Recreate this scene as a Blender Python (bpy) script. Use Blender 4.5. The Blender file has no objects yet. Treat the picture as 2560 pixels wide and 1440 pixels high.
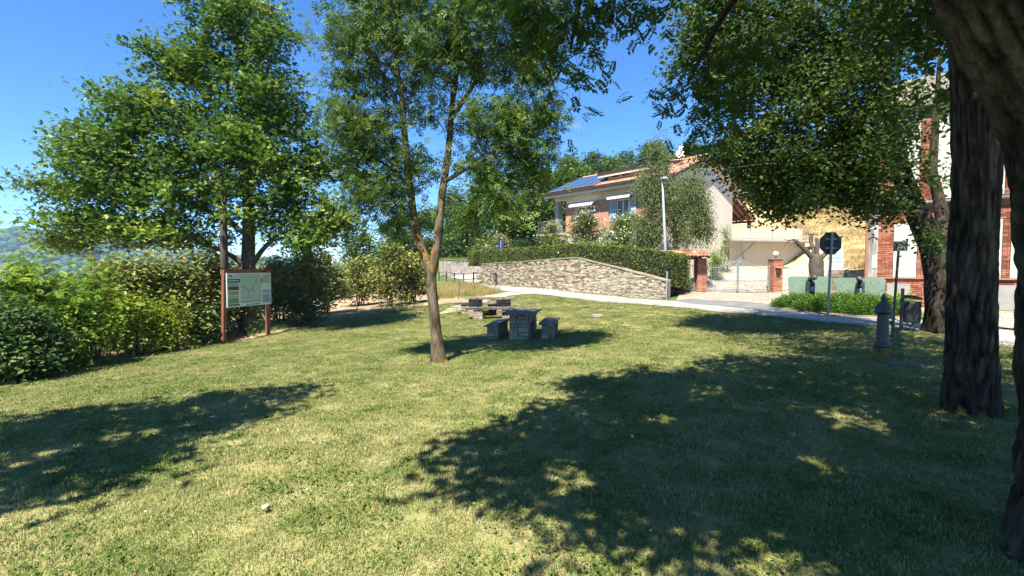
import bpy, bmesh, math, random
import numpy as np
from mathutils import Vector, Matrix

random.seed(7)
rng = np.random.default_rng(11)
SC = bpy.context.scene
COL = SC.collection
R = math.radians

# ------------------------------------------------------------------ camera, sky, sun, exposure
F_PX, PITCH, CAM_Z = 1180.0, math.atan(50 / 1180.0), 1.6
cam_d = bpy.data.cameras.new('camera')
cam = bpy.data.objects.new('camera', cam_d)
COL.objects.link(cam)
cam_d.sensor_width = 36
cam_d.lens = 36 * F_PX / 2560
cam_d.clip_start, cam_d.clip_end = 0.05, 6000
cam.location = (0, 0, CAM_Z)
cam.rotation_euler = (math.pi / 2 - PITCH, 0, 0)
SC.camera = cam

SUN_EL, SUN_H = R(59), Vector((-0.40, -0.917)).normalized()
world = bpy.data.worlds.new('World')
SC.world = world
world.use_nodes = True
wn = world.node_tree
wn.nodes.clear()
sky = wn.nodes.new('ShaderNodeTexSky')
sky.sky_type = 'NISHITA'
sky.sun_disc = False
sky.sun_elevation = SUN_EL
sky.sun_rotation = math.atan2(SUN_H.x, SUN_H.y)
sky.air_density = 1.0
sky.dust_density = 0.0
sky.ozone_density = 8.0
sky.altitude = 2000
bg = wn.nodes.new('ShaderNodeBackground')
bg.inputs['Strength'].default_value = 0.1
wo = wn.nodes.new('ShaderNodeOutputWorld')
tint = wn.nodes.new('ShaderNodeHueSaturation')      # deep summer blue, the same all over the sky
tint.inputs['Saturation'].default_value = 1.14
wn.links.new(sky.outputs[0], tint.inputs['Color'])
wn.links.new(tint.outputs[0], bg.inputs[0])
wn.links.new(bg.outputs[0], wo.inputs[0])
sun_d = bpy.data.lights.new('sun', 'SUN')
sun_d.energy = 5.0
sun_d.angle = R(0.53)
sun_d.color = (1.0, 0.94, 0.82)
sun = bpy.data.objects.new('sun', sun_d)
COL.objects.link(sun)
sun.location = (-30, -45, 60)
_s = Vector((SUN_H.x * math.cos(SUN_EL), SUN_H.y * math.cos(SUN_EL), math.sin(SUN_EL)))
sun.rotation_euler = (-_s).to_track_quat('-Z', 'Y').to_euler()
SC.view_settings.view_transform = 'Standard'
SC.view_settings.look = 'None'
SC.view_settings.exposure = 1.5
SC.view_settings.gamma = 1
SC.view_settings.use_curve_mapping = False
SC.render.engine = 'CYCLES'
SC.cycles.use_denoising = True
SC.cycles.max_bounces = 6
SC.cycles.diffuse_bounces = 3
SC.cycles.transmission_bounces = 4
SC.cycles.volume_bounces = 0
SC.cycles.caustics_reflective = False
SC.cycles.caustics_refractive = False


# ------------------------------------------------------------------ pixel rays of the photograph -> places in the world
def W(px, py, d):
    """point at depth d (metres along +Y) seen at photo pixel px, py"""
    cx, cy = (px - 1280) / F_PX, (720 - py) / F_PX
    y = math.cos(PITCH) + cy * math.sin(PITCH)
    z = -math.sin(PITCH) + cy * math.cos(PITCH)
    k = d / y
    return Vector((cx * k, d, CAM_Z + z * k))


def onz(px, py, z):
    cx, cy = (px - 1280) / F_PX, (720 - py) / F_PX
    y = math.cos(PITCH) + cy * math.sin(PITCH)
    zz = -math.sin(PITCH) + cy * math.cos(PITCH)
    k = (z - CAM_Z) / zz
    return Vector((cx * k, y * k, z))


# ------------------------------------------------------------------ terrain height
CTRL = np.array([
    (0, 0, 0), (3, 2.5, 0), (-4, 0, -.15), (6, -8, .05), (-9, -6, -.35), (0, -12, 0), (14, -10, .1), (-20, -12, -.9),
    (5, 5.2, 0), (2, 6, -.05), (-1.5, 9.4, -.3), (.2, 13.3, -.42), (-.9, 19, -.4), (3.5, 10, -.15), (4.5, 15, -.15),
    (-8.5, 14, -.72), (-8.1, 15.7, -.7), (-8.5, 7.8, -.45), (-4, 6, -.2), (-9.2, 12.3, -.65), (-5, 11, -.48), (-5, 17, -.55),
    (8.6, 12.8, .1), (9.2, 11, .1), (6.2, 7.9, 0), (.44, 26, .1), (6.2, 17.35, .1), (10.6, 8.8, .05), (13, 4, .02),
    (3, 22.5, .05), (-3, 25, -.2), (7.5, 23, .08), (3.87, 28.5, .1), (-2.4, 38, .18), (-1.2, 34, .1), (-6.8, 49, .2), (-4.5, 45, .18),
    (10.5, 27, .22), (15.3, 27.5, .2), (9.5, 23, .12), (13, 22, .12), (12, 17, .12), (12, 14.5, .1), (16, 17, .12), (20, 12, .1),
    (12.2, 30.5, .9), (14, 34, 1.62), (18.5, 33, 1.5), (21, 36, 1.7), (17.5, 25.5, .5), (20, 26, 1.4), (21, 24, 1.2),
    (24, 36, 3.6), (32, 50, 8), (28, 30, 3.2), (40, 40, 8.5), (20, 45, 5.2), (24, 62, 11), (12, 48, 4.2), (14, 66, 8.5), (0, 48, 2.6),
    (-.5, 56, 3.3), (2, 66, 5.5), (-11.5, 67, 4.6), (-8, 54, .25), (-9.5, 59, .4), (-17, 71, 4.0), (-24, 62, .5), (30, 80, 13), (0, 90, 8), (-30, 90, -4),
    (-10.5, 28, -.75), (-9, 36, -.4), (-15, 20, -1.0), (-20, 30, -1.4), (-14, 45, -.3), (-30, 22, -2.4), (-40, 45, -5), (-28, 8, -2),
    (-16, 8, -.9), (-60, 20, -9), (-60, 70, -10), (60, 20, 6), (70, 60, 14), (40, -20, 1), (-40, -40, -4), (20, -50, 0),
], dtype=float)


def _phi(r2):
    return np.sqrt(r2 + 4.0)


_A = _phi(((CTRL[:, None, :2] - CTRL[None, :, :2]) ** 2).sum(-1))
_n = len(CTRL)
_M = np.zeros((_n + 1, _n + 1))
_M[:_n, :_n] = _A + 0.02 * np.eye(_n)
_M[:_n, _n] = 1
_M[_n, :_n] = 1
_w = np.linalg.solve(_M, np.append(CTRL[:, 2], 0))


def Hn(x, y):
    x = np.asarray(x, float)
    y = np.asarray(y, float)
    sh = x.shape
    x, y = x.ravel(), y.ravel()
    out = np.empty(len(x))
    for i in range(0, len(x), 40000):
        xs, ys = x[i:i + 40000], y[i:i + 40000]
        r2 = (xs[:, None] - CTRL[None, :, 0]) ** 2 + (ys[:, None] - CTRL[None, :, 1]) ** 2
        out[i:i + 40000] = _phi(r2) @ _w[:_n] + _w[_n]
    r = np.hypot(x, y)
    t = np.clip((r - 85) / 130, 0, 1)
    t = t * t * (3 - 2 * t)
    far = np.where(x < 0, -22 - 14 * np.clip(-x / 300, 0, 1), -10)
    out = out * (1 - t) + far * t
    out += 0.02 * np.sin(x * 1.7 + 1.3 * np.sin(y * .9)) * np.cos(y * 1.3) * (r < 60) * np.clip((r - 1) / 3, 0, 1)
    return out.reshape(sh)


def H(x, y):
    return float(Hn(np.array([x]), np.array([y]))[0])


def G(px, py):
    """where the ray through a photo pixel meets the ground"""
    ds = np.concatenate([np.arange(1.5, 15, .02), np.arange(15, 70, .1)])
    p = np.array([W(px, py, 1.0)])[0] - np.array([0, 0, CAM_Z])
    xs, ys, zs = p[0] * ds, ds, CAM_Z + p[2] * ds
    h = Hn(xs, ys)
    i = int(np.argmax(zs <= h))
    return Vector((xs[i], ys[i], h[i]))


def inpoly(x, y, poly):
    x = np.asarray(x)
    y = np.asarray(y)
    c = np.zeros(x.shape, bool)
    n = len(poly)
    for i in range(n):
        x1, y1 = poly[i][:2]
        x2, y2 = poly[(i + 1) % n][:2]
        cond = ((y1 > y) != (y2 > y)) & (x < (x2 - x1) * (y - y1) / ((y2 - y1) or 1e-9) + x1)
        c ^= cond
    return c


LAWN = [(-8.6, 7.6), (-9.3, 10.5), (-9.4, 12.6), (-8.9, 14.3), (-8.3, 16.4), (-7.4, 19), (-6.4, 22), (-4.6, 24.2), (-2.2, 24.6), (-.8, 24.6), (.9, 26.2),
        (2.55, 24.75), (4.8, 20.75), (6.3, 17.65), (7.85, 14.9), (8.8, 13.15), (9.85, 11.2), (10.15, 9.2), (11.4, 5.6), (11.85, -8), (-11, -8), (-9.5, 2)]


# ------------------------------------------------------------------ materials
def new_mat(name):
    m = bpy.data.materials.new(name)
    m.use_nodes = True
    nt = m.node_tree
    nt.nodes.clear()
    out = nt.nodes.new('ShaderNodeOutputMaterial')
    return m, nt, out


def nd(nt, t, **kw):
    n = nt.nodes.new(t)
    for k, v in kw.items():
        setattr(n, k, v)
    return n


def ramp(nt, fac, stops):
    r = nd(nt, 'ShaderNodeValToRGB')
    el = r.color_ramp.elements
    while len(el) < len(stops):
        el.new(0.5)
    for e, (p, c) in zip(el, stops):
        e.position = p
        e.color = (*c, 1)
    nt.links.new(fac, r.inputs[0])
    return r.outputs[0]


def coords(nt, mode='Object', scale=(1, 1, 1)):
    if mode == 'World':
        o = nd(nt, 'ShaderNodeNewGeometry').outputs['Position']
    else:
        o = nd(nt, 'ShaderNodeTexCoord').outputs[mode]
    mp = nd(nt, 'ShaderNodeMapping')
    mp.inputs['Scale'].default_value = scale
    nt.links.new(o, mp.inputs[0])
    return mp.outputs[0]


def noise(nt, vec, scale, detail=4, rough=.55):
    n = nd(nt, 'ShaderNodeTexNoise')
    n.inputs['Scale'].default_value = scale
    n.inputs['Detail'].default_value = detail
    n.inputs['Roughness'].default_value = rough
    if vec is not None:
        nt.links.new(vec, n.inputs['Vector'])
    return n.outputs[0]


def math_(nt, op, a, b=None, clamp=False):
    n = nd(nt, 'ShaderNodeMath', operation=op)
    n.use_clamp = clamp
    for i, v in enumerate((a, b)):
        if v is None:
            continue
        if isinstance(v, (int, float)):
            n.inputs[i].default_value = v
        else:
            nt.links.new(v, n.inputs[i])
    return n.outputs[0]


def mixc(nt, fac, a, b):
    n = nd(nt, 'ShaderNodeMix', data_type='RGBA')
    for i, v in ((0, fac), (6, a), (7, b)):
        if isinstance(v, tuple):
            n.inputs[i].default_value = (*v, 1)
        elif isinstance(v, (int, float)):
            n.inputs[i].default_value = v
        else:
            nt.links.new(v, n.inputs[i])
    return n.outputs[2]


def bump(nt, height, dist=.02, strength=.6):
    b = nd(nt, 'ShaderNodeBump')
    b.inputs['Distance'].default_value = dist
    b.inputs['Strength'].default_value = strength
    nt.links.new(height, b.inputs['Height'])
    return b.outputs[0]


def principled(nt, out, col, rough=.8, nrm=None, metal=0, spec=.3):
    p = nd(nt, 'ShaderNodeBsdfPrincipled')
    p.inputs['Roughness'].default_value = rough
    p.inputs['Metallic'].default_value = metal
    p.inputs['Specular IOR Level'].default_value = spec
    if isinstance(col, tuple):
        p.inputs['Base Color'].default_value = (*col, 1)
    else:
        nt.links.new(col, p.inputs['Base Color'])
    if nrm is not None:
        nt.links.new(nrm, p.inputs['Normal'])
    nt.links.new(p.outputs[0], out.inputs[0])
    return p


def surf(name, c1, c2=None, scale=3, rough=.85, bscale=30, bdist=.01, mode='Object', stretch=(1, 1, 1), metal=0, spec=.25, c3=None, lo=.35, hi=.65):
    m, nt, out = new_mat(name)
    v = coords(nt, mode, stretch)
    c2 = c2 or tuple(x * .8 for x in c1)
    n1 = noise(nt, v, scale, 5)
    st = [(lo, c1), (hi, c2)] if c3 is None else [(lo, c1), ((lo + hi) / 2, c2), (hi, c3)]
    col = ramp(nt, n1, st)
    nb = bump(nt, noise(nt, v, bscale, 4), bdist) if bdist else None
    principled(nt, out, col, rough, nb, metal, spec)
    return m


def piece_mat(name, stops, rough=.9, nscale=9, bdist=.012, spread=.75, spec=.2):
    """stone / brick pieces: each piece its own tone (object random for single pieces, attribute v for joined ones)"""
    m, nt, out = new_mat(name)
    v = coords(nt, 'World')
    a = nd(nt, 'ShaderNodeAttribute', attribute_name='v').outputs['Fac']
    rnd = nd(nt, 'ShaderNodeObjectInfo').outputs['Random']
    f = math_(nt, 'ADD', a, math_(nt, 'MULTIPLY', math_(nt, 'SUBTRACT', rnd, .5), spread))
    n1 = noise(nt, v, nscale, 5)
    f = math_(nt, 'ADD', f, math_(nt, 'MULTIPLY', math_(nt, 'SUBTRACT', n1, .5), .9), True)
    col = ramp(nt, f, stops)
    principled(nt, out, col, rough, bump(nt, noise(nt, v, nscale * 4, 4), bdist), 0, spec)
    return m


def leaf_mat(name, stops, trans=.3, tcol=(.25, .4, .04), rough=.55, spec=.2, gain=(1.78, 1.62, 1.22)):
    m, nt, out = new_mat(name)
    stops = [(q, tuple(min(.8, c * g) for c, g in zip(col, gain))) for q, col in stops]
    a = nd(nt, 'ShaderNodeAttribute', attribute_name='v').outputs['Fac']
    col = ramp(nt, a, stops)
    p = nd(nt, 'ShaderNodeBsdfPrincipled')
    p.inputs['Roughness'].default_value = rough
    p.inputs['Specular IOR Level'].default_value = spec
    nt.links.new(col, p.inputs['Base Color'])
    t = nd(nt, 'ShaderNodeBsdfTranslucent')
    tc = mixc(nt, .5, col, tcol)
    nt.links.new(tc, t.inputs[0])
    mx = nd(nt, 'ShaderNodeMixShader')
    mx.inputs[0].default_value = trans
    nt.links.new(p.outputs[0], mx.inputs[1])
    nt.links.new(t.outputs[0], mx.inputs[2])
    nt.links.new(mx.outputs[0], out.inputs[0])
    return m


def bark_mat(name, c1, c2, c3=None, vs=7.0, lichen=None, bdist=.03):
    m, nt, out = new_mat(name)
    v = coords(nt, 'Object', (1, 1, .2))
    n1 = noise(nt, v, vs * 3.4, 6, .65)
    n2 = noise(nt, coords(nt, 'Object'), 1.4, 3)
    pl = nd(nt, 'ShaderNodeAttribute', attribute_name='plate').outputs['Fac']      # plates coloured lighter than the furrows to strengthen the fissures
    f = math_(nt, 'ADD', math_(nt, 'MULTIPLY', n1, .7), math_(nt, 'MULTIPLY', n2, .25))
    f = math_(nt, 'ADD', f, math_(nt, 'MULTIPLY', math_(nt, 'SUBTRACT', pl, .35), .42))
    col = ramp(nt, f, [(.38, c1), (.56, c2), (.75, c3 or c2)])
    if lichen:
        a = nd(nt, 'ShaderNodeAttribute', attribute_name='lichen').outputs['Fac']
        ln = noise(nt, coords(nt, 'Object', (1, 1, .6)), 7, 5, .6)
        k = math_(nt, 'MULTIPLY', math_(nt, 'SUBTRACT', math_(nt, 'ADD', ln, math_(nt, 'MULTIPLY', a, .26)), .68), 9, True)
        col = mixc(nt, k, col, lichen)
    principled(nt, out, col, .95, bump(nt, n1, bdist, .9), 0, .1)
    return m


M = {}
M['maple'] = leaf_mat('maple_leaf', [(0, (.02, .045, .012)), (.45, (.045, .09, .018)), (.8, (.082, .135, .024)), (1, (.15, .175, .035))], .28, (.2, .34, .03), gain=(1.62, 1.6, 1.2))
M['ash'] = leaf_mat('ash_leaf', [(0, (.02, .045, .014)), (.5, (.042, .085, .022)), (.85, (.075, .125, .035)), (1, (.13, .16, .05))], .3, (.2, .33, .04), .5, .25)
M['robinia'] = leaf_mat('robinia_leaf', [(0, (.012, .034, .01)), (.6, (.028, .064, .014)), (1, (.06, .1, .02))], .24, (.16, .3, .03), gain=(1.4, 1.35, 1.1))
M['elm'] = leaf_mat('elm_leaf', [(0, (.016, .036, .011)), (.5, (.034, .068, .017)), (.85, (.062, .1, .026)), (1, (.11, .14, .034))], .3, (.2, .32, .04), gain=(1.3, 1.22, 1.05))  # lowered gain puts the shade of nearer trees into the leaf colour
M['hazel'] = leaf_mat('hazel_leaf', [(0, (.035, .06, .018)), (.4, (.09, .118, .034)), (.75, (.16, .172, .06)), (1, (.25, .22, .1))], .22, (.2, .26, .05))
M['shrub'] = leaf_mat('shrub_leaf', [(0, (.026, .058, .012)), (.45, (.07, .13, .018)), (.8, (.125, .2, .026)), (1, (.17, .22, .03))], .3, (.26, .4, .03))
M['shrub_dark'] = leaf_mat('dark_shrub_leaf', [(0, (.012, .03, .014)), (.6, (.032, .062, .018)), (1, (.09, .14, .045))], .2, (.12, .24, .05), .5, .25)
M['shrub_yellow'] = leaf_mat('yellow_green_leaf', [(0, (.03, .06, .01)), (.45, (.1, .145, .018)), (1, (.22, .25, .03))], .3, (.32, .4, .03))
M['box'] = leaf_mat('box_hedge_leaf', [(0, (.028, .05, .012)), (.5, (.07, .105, .022)), (.85, (.11, .145, .035)), (1, (.16, .19, .06))], .18, gain=(1.6, 1.4, 1.1))
M['juniper'] = leaf_mat('juniper_needle', [(0, (.018, .05, .012)), (.5, (.045, .11, .016)), (1, (.1, .19, .025))], .15, (.12, .26, .03), gain=(1.6, 1.4, 1.1))
M['birch'] = leaf_mat('birch_leaf', [(0, (.03, .05, .022)), (.5, (.062, .09, .04)), (1, (.14, .165, .085))], .22, (.16, .22, .06))
M['oleander'] = leaf_mat('oleander_leaf', [(0, (.03, .06, .018)), (.5, (.075, .125, .03)), (1, (.15, .2, .06))], .25)
M['dusty'] = leaf_mat('dusty_shrub_leaf', [(0, (.035, .055, .02)), (.5, (.085, .11, .038)), (1, (.18, .175, .075))], .22)
M['wood1'] = leaf_mat('woodland_leaf', [(0, (.014, .034, .011)), (.5, (.034, .07, .02)), (1, (.078, .12, .032))], .2)
M['wood2'] = leaf_mat('woodland_light_leaf', [(0, (.02, .046, .012)), (.5, (.052, .098, .022)), (1, (.12, .16, .04))], .22)
M['wood3'] = leaf_mat('woodland_dark_leaf', [(0, (.01, .024, .012)), (.6, (.022, .045, .02)), (1, (.05, .08, .035))], .15)
M['petal_white'] = leaf_mat('white_petal', [(0, (.6, .58, .48)), (1, (.8, .78, .7))], .2, (.7, .7, .6), gain=(1, 1, 1))
M['petal_pink'] = leaf_mat('pink_petal', [(0, (.55, .4, .36)), (1, (.75, .62, .56))], .2, (.7, .6, .5), gain=(1, 1, 1))
M['yucca'] = leaf_mat('broad_leaf', [(0, (.05, .1, .02)), (1, (.16, .22, .06))], .2, gain=(1.6, 1.4, 1.1))
M['bark_dark'] = bark_mat('dark_fissured_bark', (.014, .011, .008), (.045, .036, .026), (.1, .084, .062), 8, None, .06)
M['bark_ash'] = bark_mat('grey_bark_with_orange_lichen', (.05, .037, .022), (.12, .093, .06), (.2, .16, .11), 9, (.36, .19, .03), .03)
M['bark_maple'] = bark_mat('grey_brown_bark', (.05, .043, .034), (.1, .088, .07), None, 9)
M['bark_thin'] = bark_mat('twig_bark', (.045, .036, .027), (.095, .078, .06), None, 12)
M['bark_birch'] = bark_mat('white_birch_bark', (.08, .075, .07), (.55, .54, .5), None, 5)
M['bark_pollard'] = bark_mat('grey_pollard_bark', (.1, .085, .068), (.21, .185, .155), (.3, .27, .23), 6)
M['stone'] = piece_mat('pale_dry_stone', [(0, (.17, .135, .09)), (.3, (.31, .26, .18)), (.6, (.43, .37, .265)), (1, (.56, .5, .39))], .9, 9, .012, .6)
M['stone_pink'] = piece_mat('pinkish_stone', [(0, (.22, .17, .14)), (.5, (.36, .3, .25)), (1, (.46, .4, .35))])
M['stone_table'] = piece_mat('table_stone', [(0, (.15, .125, .09)), (.5, (.27, .23, .17)), (1, (.4, .35, .27))], .9, 14)
M['brick'] = piece_mat('red_brick', [(0, (.17, .06, .035)), (.45, (.3, .11, .065)), (1, (.42, .2, .13))], .9, 12, .008)
M['brick_gate'] = piece_mat('gate_brick', [(0, (.22, .085, .05)), (.45, (.36, .15, .095)), (1, (.48, .27, .19))], .9, 12, .008)
M['tile'] = piece_mat('terracotta_tile', [(0, (.24, .1, .06)), (.5, (.4, .185, .115)), (1, (.55, .34, .24))], .85, 10, .006)
M['mortar'] = surf('mortar', (.24, .2, .145), (.17, .14, .1), 4, .95, 30, .01)
M['mortar_grey'] = surf('grey_mortar', (.38, .31, .26), (.3, .25, .21), 4, .95)
M['coping'] = surf('coping_stone', (.2, .175, .14), (.32, .28, .22), 3, .9, 25, .015)
M['slab'] = surf('weathered_slab', (.07, .06, .048), (.14, .122, .098), 5, .9, 22, .012, c3=(.21, .19, .155))
M['cream'] = surf('cream_render', (.7, .62, .5), (.65, .57, .455), .9, .92, 60, .003)
M['cream_light'] = surf('pale_cream_render', (.66, .56, .4), (.62, .52, .365), .8, .92, 60, .003)
M['white_paint'] = surf('white_paint', (.78, .77, .74), (.72, .71, .68), 3, .6, 40, .001)
M['awning'] = surf('white_awning_cloth', (.8, .79, .77), (.74, .73, .71), 5, .9, 40, .002)
M['dark_fascia'] = surf('dark_brown_metal', (.05, .035, .03), (.035, .025, .022), 4, .5, 20, .002)
M['steel'] = surf('galvanised_steel', (.3, .34, .36), (.22, .25, .27), 6, .5, 30, .001, metal=.3, spec=.5)
M['steel_pale'] = surf('pale_painted_steel', (.28, .34, .37), (.23, .28, .31), 4, .5, 30, .001)
M['dark_metal'] = surf('dark_painted_metal', (.03, .032, .034), (.05, .052, .054), 6, .55, 30, .001, spec=.4)
M['sign_back'] = surf('grey_sign_back', (.045, .05, .052), (.06, .066, .068), 3, .7, 30, .001)
M['brown_post'] = surf('red_brown_post', (.22, .088, .05), (.17, .066, .04), 4, .7, 40, .002, stretch=(1, 1, .3))
M['pole_wood'] = surf('grey_weathered_wood', (.1, .085, .07), (.06, .05, .042), 8, .9, 30, .01, stretch=(1, 1, .12))
M['wood_dark'] = surf('dark_timber', (.16, .075, .05), (.1, .048, .034), 6, .8, 30, .005)
M['shutter'] = surf('pale_grey_shutter', (.46, .5, .52), (.4, .44, .46), 3, .6, 40, .002)
M['glass'] = surf('window_glass', (.08, .1, .12), (.1, .12, .14), 1, .06, 1, 0, spec=.8)
M['stucco_stain'] = surf('stained_grey_stucco', (.42, .4, .37), (.2, .19, .175), 1.6, .95, 30, .006, stretch=(2.5, 2.5, .25), c3=(.12, .115, .11))
M['white_panel'] = surf('weathered_white_panel', (.56, .53, .46), (.5, .46, .39), 1.6, .92, 30, .005, c3=(.4, .36, .3), lo=.4, hi=.75)
M['grey_panel'] = surf('grey_stone_panel', (.33, .32, .29), (.27, .26, .24), 3, .9)
M['gun_green'] = surf('pale_green_paint', (.19, .27, .2), (.15, .22, .165), 3, .55, 40, .001)
M['gun_dark'] = surf('dark_gun_metal', (.018, .024, .022), (.035, .045, .04), 8, .45, 30, .002, spec=.5)
M['iron'] = surf('cast_iron', (.028, .031, .027), (.055, .058, .05), 9, .5, 40, .002, spec=.5)
M['moss_yellow'] = surf('ochre_mossy_iron', (.2, .135, .02), (.07, .06, .03), 7, .9, 40, .004)
M['concrete'] = surf('grey_concrete', (.15, .13, .1), (.09, .078, .06), 6, .95, 30, .006)
M['red_sign'] = surf('sign_red', (.45, .03, .03), (.4, .028, .028), 2, .5, 1, 0)
M['blue_sign'] = surf('sign_blue', (.02, .05, .16), (.02, .045, .14), 2, .5, 1, 0)
M['yellow_box'] = surf('yellow_letterbox', (.6, .33, .02), (.5, .27, .02), 4, .5, 1, 0)
M['orange_leaf'] = surf('dry_orange_leaf', (.35, .12, .04), (.25, .09, .03), 20, .8)
M['paper'] = surf('pale_scrap', (.5, .42, .31), (.4, .33, .24), 10, .9)
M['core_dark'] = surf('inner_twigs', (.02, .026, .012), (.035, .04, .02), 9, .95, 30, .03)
M['soil'] = surf('soil', (.2, .145, .1), (.3, .22, .15), 3, .95)


def road_mat():
    m, nt, out = new_mat('pale_concrete_road')
    v = coords(nt, 'World')
    f = math_(nt, 'ADD', math_(nt, 'MULTIPLY', noise(nt, v, .7, 5), .7), math_(nt, 'MULTIPLY', noise(nt, v, 30, 3), .35))
    col = ramp(nt, f, [(.35, (.24, .225, .205)), (.7, (.33, .31, .285))])
    principled(nt, out, col, .92, bump(nt, noise(nt, v, 60, 3), .004))
    return m


def cobble_mat(name, stops, sc=5.0, joint=(.12, .1, .08)):
    m, nt, out = new_mat(name)
    v = coords(nt, 'World')
    vo = nd(nt, 'ShaderNodeTexVoronoi', feature='F1')
    vo.inputs['Scale'].default_value = sc
    nt.links.new(v, vo.inputs['Vector'])
    ve = nd(nt, 'ShaderNodeTexVoronoi', feature='DISTANCE_TO_EDGE')
    ve.inputs['Scale'].default_value = sc
    nt.links.new(v, ve.inputs['Vector'])
    sep = nd(nt, 'ShaderNodeSeparateColor')
    nt.links.new(vo.outputs['Color'], sep.inputs[0])
    f = math_(nt, 'ADD', math_(nt, 'MULTIPLY', sep.outputs[0], .6), math_(nt, 'MULTIPLY', noise(nt, v, 14, 4), .4))
    col = ramp(nt, f, stops)
    e = math_(nt, 'MULTIPLY', ve.outputs['Distance'], 14, True)
    col = mixc(nt, e, joint, col)
    principled(nt, out, col, .92, bump(nt, e, .03, .8))
    return m


M['road'] = road_mat()
M['asphalt'] = surf('worn_asphalt', (.13, .128, .125), (.19, .185, .18), 2, .95, 60, .006, mode='World')
M['cobble'] = cobble_mat('cobbles', [(0, (.22, .18, .13)), (.5, (.36, .3, .225)), (1, (.48, .43, .35))], 4.2)
M['yard'] = cobble_mat('yard_cobbles', [(0, (.3, .25, .19)), (.5, (.43, .37, .29)), (1, (.54, .49, .42))], 3.4, (.2, .17, .13))
M['sandpath'] = surf('sandy_path', (.4, .34, .26), (.33, .275, .2), 1.5, .95, 40, .006, mode='World')


def grass_color(nt, blade=False):
    """patches of green, straw and clover by place on the ground"""
    v = coords(nt, 'World')
    n1 = noise(nt, v, .55, 4, .6)
    n2 = noise(nt, v, 3.2, 4, .6)
    f = math_(nt, 'ADD', math_(nt, 'MULTIPLY', n1, .75), math_(nt, 'MULTIPLY', n2, .5))
    if blade:
        a = nd(nt, 'ShaderNodeAttribute', attribute_name='v').outputs['Fac']
        f = math_(nt, 'ADD', f, math_(nt, 'MULTIPLY', math_(nt, 'SUBTRACT', a, .5), .62))
    return ramp(nt, f, [(.3, (.075, .13, .018)), (.48, (.145, .198, .042)), (.63, (.25, .262, .085)), (.78, (.385, .345, .155)), (.95, (.48, .41, .22))])


def blade_mat():
    m, nt, out = new_mat('lawn_blade')
    col = grass_color(nt, True)
    p = nd(nt, 'ShaderNodeBsdfPrincipled')
    p.inputs['Roughness'].default_value = .6
    p.inputs['Specular IOR Level'].default_value = .2
    nt.links.new(col, p.inputs['Base Color'])
    t = nd(nt, 'ShaderNodeBsdfTranslucent')
    nt.links.new(col, t.inputs[0])
    mx = nd(nt, 'ShaderNodeMixShader')
    mx.inputs[0].default_value = .25
    nt.links.new(p.outputs[0], mx.inputs[1])
    nt.links.new(t.outputs[0], mx.inputs[2])
    nt.links.new(mx.outputs[0], out.inputs[0])
    return m


def ground_mat():
    m, nt, out = new_mat('ground_cover')
    v = coords(nt, 'World')
    lawn = mixc(nt, .5, grass_color(nt), (.27, .23, .11))
    n2 = noise(nt, v, 2.2, 5, .65)
    n3 = noise(nt, coords(nt, 'World', (1, 1, 3)), .9, 6, .7)
    soil = ramp(nt, n2, [(.3, (.2, .135, .085)), (.5, (.33, .23, .14)), (.7, (.4, .3, .19))])
    dry = ramp(nt, n3, [(.3, (.27, .19, .085)), (.5, (.44, .33, .16)), (.7, (.53, .42, .23))])
    green = ramp(nt, n2, [(.3, (.06, .12, .015)), (.7, (.15, .22, .035))])
    wild = ramp(nt, noise(nt, v, .2, 5), [(.35, (.05, .085, .02)), (.65, (.12, .14, .045))])

    def at(k):
        return nd(nt, 'ShaderNodeAttribute', attribute_name=k).outputs['Fac']

    def sharpen(k):
        a = math_(nt, 'ADD', at(k), math_(nt, 'MULTIPLY', math_(nt, 'SUBTRACT', n2, .5), .55))
        return math_(nt, 'MULTIPLY', math_(nt, 'SUBTRACT', a, .36), 3.5, True)
    col = mixc(nt, sharpen('soil'), wild, soil)
    col = mixc(nt, sharpen('dry'), col, dry)
    col = mixc(nt, sharpen('green'), col, green)
    col = mixc(nt, sharpen('lawn'), col, lawn)
    principled(nt, out, col, .95, bump(nt, noise(nt, v, 25, 5, .7), .03, .7), 0, .1)
    return m


M['blade'] = blade_mat()
M['ground'] = ground_mat()
M['dry_blade'] = leaf_mat('dry_grass_blade', [(0, (.2, .14, .055)), (.5, (.4, .3, .13)), (1, (.55, .43, .22))], .25, (.5, .4, .2), .7, .1, gain=(1, 1, 1))
M['wild_blade'] = leaf_mat('wild_green_blade', [(0, (.07, .12, .02)), (.5, (.14, .21, .035)), (1, (.3, .3, .08))], .25, (.3, .4, .05), .6, .2, gain=(1, 1, 1))


# ------------------------------------------------------------------ mesh helpers
def link(o, parent=None):
    COL.objects.link(o)
    if parent is not None:
        o.parent = parent
    return o


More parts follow.
